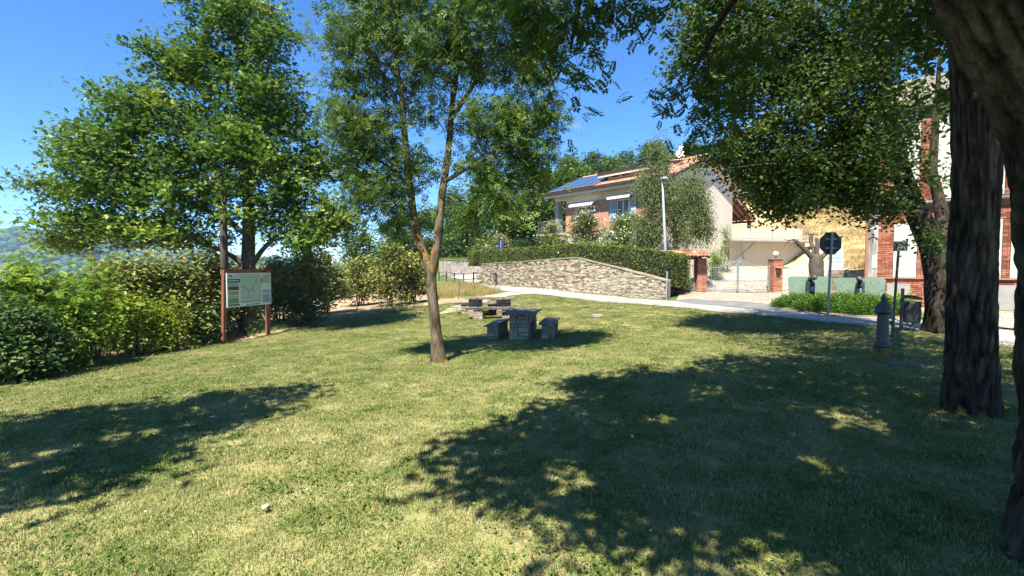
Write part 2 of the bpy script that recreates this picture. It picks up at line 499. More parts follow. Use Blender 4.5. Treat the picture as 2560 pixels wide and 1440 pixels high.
def np_mesh(name, V, Fs, v=None, smooth=False, extra=None):
    """Fs: list of (n,k) int arrays; v: per-vertex tone"""
    me = bpy.data.meshes.new(name)
    V = np.asarray(V, np.float32)
    me.vertices.add(len(V))
    me.vertices.foreach_set('co', V.ravel())
    Fs = [np.asarray(f, np.int32) for f in Fs if len(f)]
    nl = sum(f.size for f in Fs)
    npoly = sum(len(f) for f in Fs)
    me.loops.add(nl)
    me.loops.foreach_set('vertex_index', np.concatenate([f.ravel() for f in Fs]))
    me.polygons.add(npoly)
    tot = np.concatenate([np.full(len(f), f.shape[1], np.int32) for f in Fs])
    st = np.concatenate([[0], np.cumsum(tot)[:-1]]).astype(np.int32)
    me.polygons.foreach_set('loop_start', st)
    me.polygons.foreach_set('loop_total', tot)
    me.polygons.foreach_set('use_smooth', np.full(npoly, smooth))
    for k, a in (('v', v),) + tuple((extra or {}).items()):
        if a is not None:
            at = me.attributes.new(k, 'FLOAT', 'POINT')
            at.data.foreach_set('value', np.asarray(a, np.float32))
    me.update()
    me.validate()
    return me


class MB:
    """collects shapes, builds ONE mesh object"""

    def __init__(self):
        self.V, self.F, self.T = [], [], []

    def add(self, vs, fs, tone=.5):
        o = len(self.V)
        self.V += [tuple(p) for p in vs]
        self.T += [tone] * len(vs)
        self.F += [tuple(i + o for i in f) for f in fs]
        return self

    def box(self, c, s, rz=0, tone=.5, jit=0, M4=None):
        hx, hy, hz = s[0] / 2, s[1] / 2, s[2] / 2
        vs = []
        cr, sr = math.cos(rz), math.sin(rz)
        for dz in (-1, 1):
            for dx, dy in ((-1, -1), (1, -1), (1, 1), (-1, 1)):
                x, y, z = dx * hx + random.uniform(-jit, jit), dy * hy + random.uniform(-jit, jit), dz * hz + random.uniform(-jit, jit)
                p = Vector((c[0] + x * cr - y * sr, c[1] + x * sr + y * cr, c[2] + z))
                vs.append(M4 @ p if M4 else p)
        return self.add(vs, [(3, 2, 1, 0), (4, 5, 6, 7), (0, 1, 5, 4), (1, 2, 6, 5), (2, 3, 7, 6), (3, 0, 4, 7)], tone)

    def prism(self, poly, axis, a0, a1, tone=.5):
        """poly of 2-D points swept along axis (0 x, 1 y, 2 z) from a0 to a1"""
        n = len(poly)

        def pt(p, a):
            return {0: (a, p[0], p[1]), 1: (p[0], a, p[1]), 2: (p[0], p[1], a)}[axis]
        vs = [pt(p, a0) for p in poly] + [pt(p, a1) for p in poly]
        fs = [tuple(range(n))[::-1], tuple(range(n, 2 * n))] + [(i, (i + 1) % n, n + (i + 1) % n, n + i) for i in range(n)]
        return self.add(vs, fs, tone)

    def hexa(self, lo, hi, tone=.5):
        """solid between two quads"""
        n = len(lo)
        return self.add(list(lo) + list(hi), [tuple(range(n))[::-1], tuple(range(n, 2 * n))] + [(i, (i + 1) % n, n + (i + 1) % n, n + i) for i in range(n)], tone)

    def tube(self, path, radii, seg=8, tone=.5):
        path = [Vector(p) for p in path]
        if isinstance(radii, (int, float)):
            radii = [radii] * len(path)
        vs, fs = [], []
        ref = None
        for i, p in enumerate(path):
            t = (path[min(i + 1, len(path) - 1)] - path[max(i - 1, 0)]).normalized()
            if ref is None:
                ref = t.orthogonal().normalized()
            ref = (ref - t * ref.dot(t))
            ref = ref.normalized() if ref.length > 1e-6 else t.orthogonal().normalized()
            b = t.cross(ref)
            for k in range(seg):
                a = 2 * math.pi * k / seg
                vs.append(p + (ref * math.cos(a) + b * math.sin(a)) * radii[i])
        for i in range(len(path) - 1):
            for k in range(seg):
                fs.append((i * seg + k, i * seg + (k + 1) % seg, (i + 1) * seg + (k + 1) % seg, (i + 1) * seg + k))
        fs.append(tuple(range(seg))[::-1])
        fs.append(tuple(range((len(path) - 1) * seg, len(path) * seg)))
        return self.add(vs, fs, tone)

    def lathe(self, prof, c=(0, 0, 0), seg=20, tone=.5):
        vs, fs = [], []
        for r, z in prof:
            for k in range(seg):
                a = 2 * math.pi * k / seg
                vs.append((c[0] + r * math.cos(a), c[1] + r * math.sin(a), c[2] + z))
        for i in range(len(prof) - 1):
            for k in range(seg):
                fs.append((i * seg + k, i * seg + (k + 1) % seg, (i + 1) * seg + (k + 1) % seg, (i + 1) * seg + k))
        fs.append(tuple(range(seg))[::-1])
        fs.append(tuple(range((len(prof) - 1) * seg, len(prof) * seg)))
        return self.add(vs, fs, tone)

    def mesh(self, name, mat, smooth=False):
        me = bpy.data.meshes.new(name)
        me.from_pydata(self.V, [], self.F)
        at = me.attributes.new('v', 'FLOAT', 'POINT')
        at.data.foreach_set('value', np.array(self.T, np.float32))
        me.materials.append(M[mat] if isinstance(mat, str) else mat)
        if smooth:
            me.polygons.foreach_set('use_smooth', np.ones(len(me.polygons), bool))
        return me

    def build(self, name, mat, parent=None, smooth=False, bevel=0):
        o = link(bpy.data.objects.new(name, self.mesh(name, mat, smooth)), parent)
        if bevel:
            b = o.modifiers.new('edge', 'BEVEL')
            b.width = bevel
            b.segments = 2
            b.limit_method = 'ANGLE'
        return o


def tag(o, label=None, cat=None, group=None, kind=None):
    for k, v in (('label', label), ('category', cat), ('group', group), ('kind', kind)):
        if v:
            o[k] = v
    return o


def thing(name, label, cat, loc=(0, 0, 0), rz=0, group=None):
    o = bpy.data.objects.new(name, None)
    o.empty_display_size = .2
    link(o)
    o.location = loc
    o.rotation_euler = (0, 0, rz)
    return tag(o, label, cat, group)


def inst(me, name, parent, loc, rz=0, scale=(1, 1, 1), rx=0, ry=0):
    o = bpy.data.objects.new(name, me)
    link(o, parent)
    o.location = loc
    o.rotation_euler = (rx, ry, rz)
    o.scale = scale
    return o


def rotm(angle):
    return np.array([[math.cos(angle), -math.sin(angle)], [math.sin(angle), math.cos(angle)]])


# ------------------------------------------------------------------ foliage
def T_kite(w=.5, fold=.06):
    return np.array([(0, 0, 0), (w / 2, .45, fold), (0, 1, 0), (-w / 2, .45, fold)], float), np.array([(0, 1, 2), (0, 2, 3)])


def T_oval(w=.5, curl=.1):
    V = np.array([(0, 0, 0), (w * .42, .25, .03), (w * .5, .6, 0), (0, 1, -curl), (-w * .5, .6, 0), (-w * .42, .25, .03)], float)
    return V, np.array([(0, 1, 2), (0, 2, 3), (0, 3, 4), (0, 4, 5)])


def T_maple():
    out = []
    for a, r in ((-75, .5), (-38, .85), (-18, .45), (0, 1.0), (18, .45), (38, .85), (75, .5)):
        out.append((r * math.sin(R(a)) * .95, .12 + r * math.cos(R(a)) * .88, -.1 * r))
    V = np.array([(0, .1, .0)] + out, float)
    return V, np.array([(0, i + 1, i) for i in range(1, 7)])


def T_pinnate(pairs, lw, ll, oval=False, spread=.9, seed=0):
    rs = np.random.default_rng(seed)
    bv, bf = (T_oval if oval else T_kite)(lw)
    V, Fc = [], []
    items = [(0.25 + .68 * i / max(pairs - 1, 1), s) for i in range(pairs) for s in (-1, 1)] + [(1.0, 0)]
    for y, s in items:
        a = -s * (R(62) + rs.normal(0, .12)) if s else 0
        v = bv * ll * rs.uniform(.85, 1.12)
        c, sn = math.cos(a), math.sin(a)
        v2 = np.stack([v[:, 0] * c - v[:, 1] * sn, v[:, 0] * sn + v[:, 1] * c, v[:, 2] + rs.normal(0, .02) - .18 * y * y + (-.18 * np.abs(v[:, 1]))], 1)
        v2[:, 1] += y * (1 - ll * .8)
        Fc.append(bf + sum(len(q) for q in V))
        V.append(v2)
    V.append(np.array([(-.012, 0, 0), (.012, 0, 0), (0, .95 * (1 - ll * .8), -.17)]))      # leaf stalk
    Fc.append(np.array([(0, 1, 2)]) + sum(len(q) for q in V[:-1]))
    return np.concatenate(V), np.concatenate(Fc)


def leaf_cloud(P, size, template, up=.9, droop=.25, tone=None, out=None, outw=0.0, rs=None):
    """leaves at points P. returns verts, faces, tone"""
    rs = rs or rng
    tv, tf = template
    n, k = len(P), len(tv)
    az = rs.uniform(0, 2 * np.pi, n)
    t = np.stack([np.cos(az), np.sin(az), rs.normal(-droop, .35, n)], 1)
    if out is not None and outw:
        t = t + out * outw
    t /= np.linalg.norm(t, axis=1, keepdims=True)
    nn = rs.normal(0, 1, (n, 3)) * (1 - up * .55)
    nn[:, 2] += up * 1.3
    b = np.cross(t, nn)
    b /= np.linalg.norm(b, axis=1, keepdims=True) + 1e-9
    nn = np.cross(b, t)
    s = size * rs.uniform(.65, 1.25, n)
    V = P[:, None, :] + s[:, None, None] * (tv[None, :, 0, None] * b[:, None, :] + tv[None, :, 1, None] * t[:, None, :] + tv[None, :, 2, None] * nn[:, None, :])
    Fc = tf[None] + (np.arange(n) * k)[:, None, None]
    tone = np.full(n, .5) if tone is None else tone
    tone = np.clip(tone + rs.normal(0, .14, n), 0, 1)
    return V.reshape(-1, 3), Fc.reshape(-1, tf.shape[1]), np.repeat(tone, k)


def leaf_obj(name, parent, mat, clouds):
    Vs, Fs, Ts = [], [], []
    o = 0
    for V, Fc, T in clouds:
        Vs.append(V)
        Fs.append(Fc + o)
        Ts.append(T)
        o += len(V)
    me = np_mesh(name, np.concatenate(Vs), Fs, np.concatenate(Ts))
    me.materials.append(M[mat])
    return link(bpy.data.objects.new(name, me), parent)


_LAT = np.random.default_rng(5).uniform(0, 1, (64, 256))


def pnoise(a, s, na, fs):
    """smooth lattice noise, periodic round the trunk (a) and stretched along it (s)"""
    na = int(na)
    u = np.mod(a / (2 * np.pi), 1) * na
    v = s * fs
    i, f = np.floor(u).astype(int), u - np.floor(u)
    j = int(math.floor(v))
    g = v - j
    f, g = f * f * (3 - 2 * f), g * g * (3 - 2 * g)
    L = lambda x, y: _LAT[(x % na) % 64, y % 256]
    return (L(i, j) * (1 - f) + L(i + 1, j) * f) * (1 - g) + (L(i, j + 1) * (1 - f) + L(i + 1, j + 1) * f) * g


def bark_tube(path, radii, seg, rough, lichen_fn=None, step=.06, flare=0, seed=0):
    """trunk surface with real fissures; returns verts, quads, lichen"""
    path = [Vector(p) for p in path]
    L = [0]
    for a, b in zip(path, path[1:]):
        L.append(L[-1] + (b - a).length)
    n = max(3, int(L[-1] / step))
    ss = np.linspace(0, L[-1], n)
    P = np.stack([np.interp(ss, L, [p[i] for p in path]) for i in range(3)], 1)
    for _ in range(max(2, int(.22 / step))):
        P[1:-1] = (P[:-2] + 2 * P[1:-1] + P[2:]) / 4
    r = np.interp(ss, L, radii)
    T = np.gradient(P, axis=0)
    T /= np.linalg.norm(T, axis=1, keepdims=True)
    ref = np.array([1., 0, 0]) - T[0] * T[0][0]
    ref /= np.linalg.norm(ref)
    rs = np.random.default_rng(seed)
    ph = rs.uniform(0, 6.28, 8)
    a = np.linspace(0, 2 * np.pi, seg, endpoint=False)
    kf = 1.0 if seg < 60 else 2.6
    V = np.empty((n, seg, 3))
    RD = np.empty((n, seg))
    for i in range(n):
        ref = ref - T[i] * ref.dot(T[i])
        ref /= np.linalg.norm(ref)
        b = np.cross(T[i], ref)
        s = ss[i]
        w = a + .12 * np.sin(s * 1.3 + ph[0]) + .1 * np.sin(2 * a + s * 2.1 + ph[1])
        fis = np.abs(2 * pnoise(w + .05 * np.sin(5 * s), s, 11 * kf, 3.4) - 1) ** .7
        fis2 = np.abs(2 * pnoise(w + .3, s + 9, 24 * kf, 9) - 1) ** .8
        lump = .5 * np.sin(2 * a + s * .8 + ph[5]) + .35 * np.sin(3 * a - s * 1.7 + ph[6])
        rr = r[i] * (1 + rough * (.9 * fis + .5 * fis2 - .7 + .45 * lump))
        RD[i] = np.clip(.75 * fis + .35 * fis2, 0, 1)
        if flare:
            rr = rr * (1 + flare * math.exp(-s / .22) * (1 + .45 * np.sin(5 * a + ph[7])))
        V[i] = P[i] + rr[:, None] * (np.cos(a)[:, None] * ref + np.sin(a)[:, None] * b)
    I = np.arange(n * seg).reshape(n, seg)
    RD = np.append(RD.ravel(), .5)
    Q = np.stack([I[:-1], np.roll(I, -1, 1)[:-1], np.roll(I, -1, 1)[1:], I[1:]], -1).reshape(-1, 4)
    V = V.reshape(-1, 3)
    cap = len(V)
    V = np.vstack([V, P[-1] + T[-1] * r[-1] * .4])
    topi = I[-1]
    C3 = np.stack([topi, np.roll(topi, -1), np.full(seg, cap)], -1)
    lich = lichen_fn(V) if lichen_fn else np.zeros(len(V))
    return V, Q, C3, lich, RD


class Tree:
    """a tree whose branches are grown from its stems to every leaf clump of the crown"""

    def __init__(self, name, label, base, group=None, cat='tree', seed=1):
        self.base = Vector(base)
        self.root = thing(name, label, cat, base, 0, group)
        self.rs = np.random.default_rng(seed)
        self.nodes, self.noder = [], []
        self.TV, self.TQ, self.TC, self.TL, self.TR = [], [], [], [], []
        self.cl, self.dens = [], []
        self.tip = MB()

    def rel(self, p):
        return Vector(p) - self.base

    def stem(self, pts, radii, seg=20, rough=.06, lichen=None, step=.08, flare=0, attach_from=.35):
        pts = [self.rel(p) for p in pts]
        V, Q, C, L, RD = bark_tube(pts, radii, seg, rough, lichen, step, flare, int(self.rs.integers(9999)))
        o = sum(len(x) for x in self.TV)
        self.TV.append(V)
        self.TQ.append(Q + o)
        self.TC.append(C + o)
        self.TL.append(L)
        self.TR.append(RD)
        tot = len(pts) - 1
        for i in range(tot):
            n = max(2, int((pts[i + 1] - pts[i]).length / .25))
            for k in range(n):
                f = (i + k / n) / tot
                if f >= attach_from:
                    self.nodes.append(pts[i].lerp(pts[i + 1], k / n))
                    self.noder.append(radii[i] + (radii[i + 1] - radii[i]) * k / n)

    def lobe(self, c, r, n, shell=.45, dens=1.0):
        c = np.array(self.rel(c))
        d = self.rs.normal(0, 1, (n, 3))
        d /= np.linalg.norm(d, axis=1, keepdims=True)
        q = self.rs.uniform(0, 1, n) ** shell
        self.cl.append(c + d * q[:, None] * np.array(r))
        self.dens += [dens] * n

    def px_lobe(self, px, py, d, rx, ry, depth, n, shell=.45, dens=1.0):
        s = d / F_PX
        self.lobe(W(px, py, d), (rx * s, depth, ry * s), n, shell, dens)

    def grow(self, bark, leafmat, per, spread, size, template, up=.9, droop=.25, tone_amp=.22, twig=.012, flat=.6, maxbr=1e9, seg=5, extra=None, along=True):
        P = np.concatenate(self.cl)
        N = np.array([tuple(p) for p in self.nodes])
        NR = np.array(self.noder)
        order = np.argsort([np.min(np.linalg.norm(N - p, axis=1)) for p in P])
        nodes, nr = [N], [NR]
        allN, allR = N, NR
        leafP, leafT = [], []
        for j in order:
            p = P[j]
            dv = p - allN
            dist = np.linalg.norm(dv, axis=1)
            cost = dist * (1 + .55 * np.clip(-dv[:, 2] / (dist + 1e-6), 0, 1)) - np.clip(allR, 0, .05) * 2
            i = int(np.argmin(cost))
            a = allN[i]
            L = dist[i]
            k = max(2, min(9, int(L / .28) + 1))
            tt = np.linspace(0, 1, k + 1)
            mid = self.rs.normal(0, .09 * L, 3)
            mid[2] += .1 * L
            path = a[None] + (p - a)[None] * tt[:, None] + mid[None] * (4 * tt * (1 - tt))[:, None] * .6
            r0 = min(allR[i] * .72, twig * (1.2 + L * 1.1))
            rad = r0 + (twig * .3 - r0) * tt
            if j < maxbr:
                self.tip.tube([Vector(q) for q in path], list(np.maximum(rad, twig * .25)), seg)
            allN = np.vstack([allN, path[1:]])
            allR = np.append(allR, rad[1:])
            n = max(2, int(per * self.dens[j] * self.rs.uniform(.6, 1.4)))
            q = self.rs.normal(0, 1, (n, 3)) * np.array([spread, spread, spread * flat]) + p
            if along:
                m = n // 4
                idx = self.rs.uniform(.35, 1, m)
                for ax in range(3):
                    q[:m, ax] = np.interp(idx, tt, path[:, ax])
                q[:m] += self.rs.normal(0, spread * .3, (m, 3))
            leafP.append(q)
            leafT.append(np.full(n, .5 + self.rs.normal(0, tone_amp)))
        LP, LT = np.concatenate(leafP), np.concatenate(leafT)
        V = leaf_cloud(LP, size, template, up, droop, LT, rs=self.rs)
        clouds = [V] + (extra or [])
        leaf_obj('crown', self.root, leafmat, clouds)
        if self.TV:
            TV = np.concatenate(self.TV)
            o = len(TV)
            tv = np.array([tuple(x) for x in self.tip.V]) if self.tip.V else np.zeros((0, 3))
            quads = [f for f in self.tip.F if len(f) == 4]
            ng = [f for f in self.tip.F if len(f) == seg and seg != 4]
            fs = [np.concatenate(self.TQ), np.concatenate(self.TC)]
            if quads:
                fs.append(np.array(quads) + o)
            me = np_mesh('trunk', np.vstack([TV, tv]), fs, None, True, {'lichen': np.concatenate(self.TL + [np.zeros(len(tv))]), 'plate': np.concatenate(self.TR + [np.full(len(tv), .5)])})
            me.materials.append(M[bark])
            link(bpy.data.objects.new('trunk', me), self.root)
        return LP


def shrub(name, label, base, lobes, mat, per, size, template, stems=5, spread=.22, group=None, seed=1, up=.7, droop=.15, tone_amp=.2, cat='shrub', flowers=None, stem_mat='bark_thin', shell=.4, twig=.012):
    """lobes: (dx, dy, dz, rx, ry, rz, n)"""
    t = Tree(name, label, base, group, cat, seed)
    for i in range(stems):
        a = 2 * math.pi * i / stems + t.rs.uniform(0, .6)
        l = lobes[i % len(lobes)]
        tip = t.base + Vector((l[0] * .75 + .2 * math.cos(a), l[1] * .75 + .2 * math.sin(a), l[2] * .95))
        b0 = t.base + Vector((.12 * math.cos(a), .12 * math.sin(a), -.05))
        mid = b0.lerp(tip, .5) + Vector((.1 * math.cos(a), .1 * math.sin(a), .08))
        t.stem([b0, mid, tip], [.035, .025, .012], 7, .05, step=.15, attach_from=.1)
    for l in lobes:
        t.lobe(t.base + Vector(l[:3]), l[3:6], l[6], shell)
    LP = t.grow(stem_mat, mat, per, spread, size, template, up, droop, tone_amp, twig, .8, seg=3)
    if flowers:
        fm, n, fs = flowers
        c = LP.mean(0)
        dist = np.linalg.norm((LP - c) / (LP.std(0) + 1e-6), axis=1)
        idx = t.rs.choice(len(LP), n, p=dist ** 2 / (dist ** 2).sum())
        fp = LP[idx] + (LP[idx] - c) * .04
        cl = [leaf_cloud(fp + t.rs.normal(0, fs * .4, fp.shape), fs, T_oval(.8), .5, 0, None, rs=t.rs) for _ in range(3)]
        leaf_obj('blossom', t.root, fm, cl)
    return t.root


def flat(name, c, rough=.6, spec=.3):
    return surf(name, c, tuple(x * .9 for x in c), 3, rough, 1, 0, spec=spec)


M['solar'] = flat('solar_cells', (.035, .055, .1), .2, .6)
M['globe_glass'] = flat('lamp_globe', (.62, .55, .45), .25, .6)
M['sign_purple'] = flat('sign_purple', (.35, .28, .5))
M['panel_white'] = flat('print_white', (.62, .7, .64), .5)
M['map_green'] = flat('map_print', (.42, .54, .42), .5)
M['print_green'] = flat('print_green', (.05, .15, .05), .5)
M['print_green_light'] = flat('print_light_green', (.16, .32, .14), .5)
M['print_dark'] = flat('print_dark', (.07, .09, .06), .5)
M['print_grey'] = flat('print_grey', (.36, .41, .42), .5)
M['print_tan'] = flat('print_tan', (.36, .29, .14), .5)
M['sign_back_pale'] = flat('dull_grey_plate', (.14, .14, .11))
M['sign_symbol'] = flat('dark_teal_print', (.015, .04, .045))
M['sign_paleblue'] = flat('pale_blue_plate', (.4, .55, .56))

# ------------------------------------------------------------------ ground, road, yard
def axis(n, lo, hi, c, s):
    """grid lines, dense around c"""
    a, b = math.asinh((lo - c) / s), math.asinh((hi - c) / s)
    return c + s * np.sinh(np.linspace(a, b, n))


gx = axis(270, -1500, 1500, 0, 12.0)
gy = axis(270, -700, 1550, 10, 12.0)
GX, GY = np.meshgrid(gx, gy)
GZ = Hn(GX, GY)
I = np.arange(GX.size).reshape(GX.shape)
Q = np.stack([I[:-1, :-1], I[:-1, 1:], I[1:, 1:], I[1:, :-1]], -1).reshape(-1, 4)
fx, fy = GX.ravel(), GY.ravel()
SOIL = [(-7.2, 18.5), (-9, 14.2), (-9.6, 12), (-9.4, 8.5), (-10.6, 8), (-14, 11), (-24, 15), (-22, 50), (-9, 47), (-4.2, 38), (-1.8, 33), (-1.2, 27), (-1.0, 24), (-4.6, 24)]
DRY = [(16, 24.5), (24, 22), (60, 25), (70, 75), (30, 70), (14, 52), (15.5, 43), (17, 38), (22.8, 38), (20, 34)]
GREEN = [(-22, 80), (-19, 62), (-9.6, 60.5), (-3.0, 46.3), (-2.2, 40), (-.5, 42), (1, 55), (-2, 78)]
at = {'lawn': inpoly(fx, fy, LAWN), 'soil': inpoly(fx, fy, SOIL), 'dry': inpoly(fx, fy, DRY), 'green': inpoly(fx, fy, GREEN)}
me = np_mesh('ground', np.stack([fx, fy, GZ.ravel()], 1), [Q], None, True, {k: v.astype(float) for k, v in at.items()})
me.materials.append(M['ground'])
tag(link(bpy.data.objects.new('ground', me)), 'gently sloping ground with mown lawn, orchard soil and dry hillside', None, None, 'structure')


def drape(name, poly, mat, lift, label, step=.6, zf=None):
    bm = bmesh.new()
    vs = [bm.verts.new((p[0], p[1], 0)) for p in poly]
    f = bm.faces.new(vs)
    bmesh.ops.triangulate(bm, faces=[f])
    for ax in (0, 1):
        lo, hi = min(p[ax] for p in poly), max(p[ax] for p in poly)
        k = lo + step
        while k < hi:
            no = [0, 0, 0]
            no[ax] = 1
            co = [0, 0, 0]
            co[ax] = k
            bmesh.ops.bisect_plane(bm, geom=bm.verts[:] + bm.edges[:] + bm.faces[:], plane_co=co, plane_no=no)
            k += step
    for v in bm.verts:
        v.co.z = (zf or H)(v.co.x, v.co.y) + lift
    bmesh.ops.recalc_face_normals(bm, faces=bm.faces[:])
    if sum(fc.normal.z for fc in bm.faces) < 0:
        bmesh.ops.reverse_faces(bm, faces=bm.faces[:])
    me = bpy.data.meshes.new(name)
    bm.to_mesh(me)
    bm.free()
    me.materials.append(M[mat])
    return tag(link(bpy.data.objects.new(name, me)), label, None, None, 'structure')


def zpt(px, py, z=.1):
    p = onz(px, py, z)
    return (p.x, p.y)


near = [(1262, 727), (1400, 742), (1550, 756), (1700, 771), (1900, 790), (2070, 806), (2330, 830), (2500, 862)]
far = [(1250, 716), (1400, 729), (1520, 739), (1662, 751), (1760, 764), (1950, 781), (2250, 797), (2420, 815)]
NE = [zpt(*p) for p in near]
FE = [zpt(*p) for p in far]
NE = [(-7.5, 54), (-4.6, 46), (-2.6, 39), (-1.4, 34)] + NE + [(11.4, 5.5), (11.8, -8), (11.8, -60)]
FE = [(-5.2, 54), (-2.9, 46.5), (-1.2, 39.8), (-.2, 35.2)] + FE + [(14.4, 6.5), (14.8, -8), (14.8, -60)]
rv, rf = [], []
K = 6
NEs, FEs = [], []
for A, B in ((NE, NEs), (FE, FEs)):
    A = np.array(A)
    for i in range(len(A) - 1):
        for k in range(8):
            B.append(A[i] + (A[i + 1] - A[i]) * k / 8)
    for _ in range(6):
        b = np.array(B)
        b[1:-1] = (b[:-2] + 2 * b[1:-1] + b[2:]) / 4
        B[:] = list(b)
for a, b in zip(NEs, FEs):
    for k in range(K + 1):
        p = a + (b - a) * k / K
        rv.append((p[0], p[1], H(*p) + .022))
n = len(NEs)
ri = np.arange(n * (K + 1)).reshape(n, K + 1)
me = np_mesh('road', rv, [np.stack([ri[:-1, :-1], ri[1:, :-1], ri[1:, 1:], ri[:-1, 1:]], -1).reshape(-1, 4)])
me.materials.append(M['road'])
tag(link(bpy.data.objects.new('road', me)), 'narrow pale concrete road curving past the lawn', None, None, 'structure')
drape('road_apron', [zpt(*p) for p in ((1672, 752), (1722, 749), (1945, 767), (2010, 772), (1990, 786), (1860, 775), (1760, 766))], 'asphalt', .03, 'strip of grey asphalt before the driveway')
drape('driveway', [zpt(1690, 752), zpt(1700, 736), (9.6, 26.7), (10.6, 26.9), (15.4, 27.35), (17.2, 27.5), zpt(2060, 745), zpt(2010, 770), zpt(1945, 768), zpt(1722, 750)], 'cobble', .038, 'cobbled driveway apron outside the gate')
drape('yard', [(9.9, 27.0), (10.6, 27.0), (15.4, 27.45), (20.5, 28), (24, 36.5), (16.4, 36), (10.5, 31)], 'yard', .03, 'pale cobbled yard rising behind the gate')
drape('footpath', [zpt(1266, 729), zpt(1340, 735), zpt(1240, 741), zpt(1160, 752), zpt(1090, 757), zpt(1130, 747), zpt(1200, 736)], 'sandpath', .02, 'sandy path branching from the road to the picnic tables', .5)
drape('flower_bed', [zpt(2095, 792), zpt(2280, 800), (13.6, 14.9), (12.9, 18.5), (10.3, 18.4), zpt(1950, 778)], 'soil', .035, 'bare soil bed under the juniper')
drape('memorial_paving', [(13.7, 14.9), (12.0, 12.9), (13.2, 10.5), (17.3, 15.2), (14.8, 17.8), (13.0, 18.4)], 'cobble', .04, 'cobbled strip in front of the brick building')

# garden terrace held up by the stone wall
WALL = [(7.5, 23.0), (5.7, 25.7), (3.87, 28.5), (.7, 33.3), (-2.4, 38.0)]
WTOP = [.95, 1.6, 2.2, 2.03, 1.9]
TER = [(7.7, 23.2), (5.9, 25.9), (4.1, 28.7), (.95, 33.4), (-2.15, 38.1), (-2.7, 46.2), (-9.0, 60.3), (-2, 68), (8, 58), (17, 46), (16.6, 35.4), (10.6, 30.2), (9.6, 27.6), (8.9, 26.0)]


def ter_z(x, y):
    return max(float(np.interp(y, [23, 28.5, 33, 38, 46, 60], [.8, 1.9, 1.75, 1.7, 2.1, 2.6])) - .08, H(x, y) + .05)


drape('garden_terrace', TER, 'ground', 0, 'raised garden ground behind the stone wall', 1.2, ter_z)
mb = MB()
for i in (11, 12):
    a, b = TER[i], TER[(i + 1) % len(TER)]
    mb.hexa([(a[0], a[1], 0), (b[0], b[1], 0), (b[0] - .2, b[1] + .05, 0), (a[0] - .2, a[1] + .05, 0)],
            [(a[0], a[1], ter_z(*a)), (b[0], b[1], ter_z(*b)), (b[0] - .2, b[1] + .05, ter_z(*b)), (a[0] - .2, a[1] + .05, ter_z(*a))])
tag(mb.build('terrace_retaining_wall', 'mortar'), 'low retaining edge of the garden beside the pedestrian gate', 'wall')


# ------------------------------------------------------------------ lawn blades (patches of real blades set on the ground)
def patch_mesh(name, n, half, hmin, hmax, wid, lean, mat, seed, broad=0):
    rs = np.random.default_rng(seed)
    x, y = rs.uniform(-half, half, n), rs.uniform(-half, half, n)
    az = rs.uniform(0, 2 * np.pi, n)
    h = rs.uniform(hmin, hmax, n)
    ln = rs.uniform(.1, lean, n) * h
    w = wid * rs.uniform(.7, 1.3, n)
    d = np.stack([np.cos(az), np.sin(az)], 1)
    s = np.stack([-d[:, 1], d[:, 0]], 1)
    V = np.zeros((n, 5, 3))
    for k, (fh, fl, fw) in enumerate(((0, 0, -1), (0, 0, 1), (.55, .35, .8), (.55, .35, -.8), (1, 1, 0))):
        V[:, k, 0] = x + d[:, 0] * ln * fl + s[:, 0] * w * fw
        V[:, k, 1] = y + d[:, 1] * ln * fl + s[:, 1] * w * fw
        V[:, k, 2] = h * fh * np.sqrt(np.clip(1 - (fl * ln / h) ** 2 * .5, .2, 1)) - .004
    o = (np.arange(n) * 5)[:, None]
    tone = np.repeat(np.clip(rs.normal(.5, .3, n), 0, 1), 5)
    me = np_mesh(name, V.reshape(-1, 3), [np.array([[0, 1, 2, 3]]) + o, np.array([[3, 2, 4]]) + o], tone)
    if broad:
        P = np.stack([rs.uniform(-half, half, broad), rs.uniform(-half, half, broad), rs.uniform(.01, .035, broad)], 1)
        cl = leaf_cloud(P, .022, T_oval(.9), 1, 0, np.full(broad, .2), rs=rs)
        V2 = np.concatenate([V.reshape(-1, 3), cl[0]])
        me = np_mesh(name, V2, [np.array([[0, 1, 2, 3]]) + o, np.array([[3, 2, 4]]) + o, cl[1] + n * 5], np.concatenate([tone, cl[2] * .5]))
    me.materials.append(M[mat])
    return me


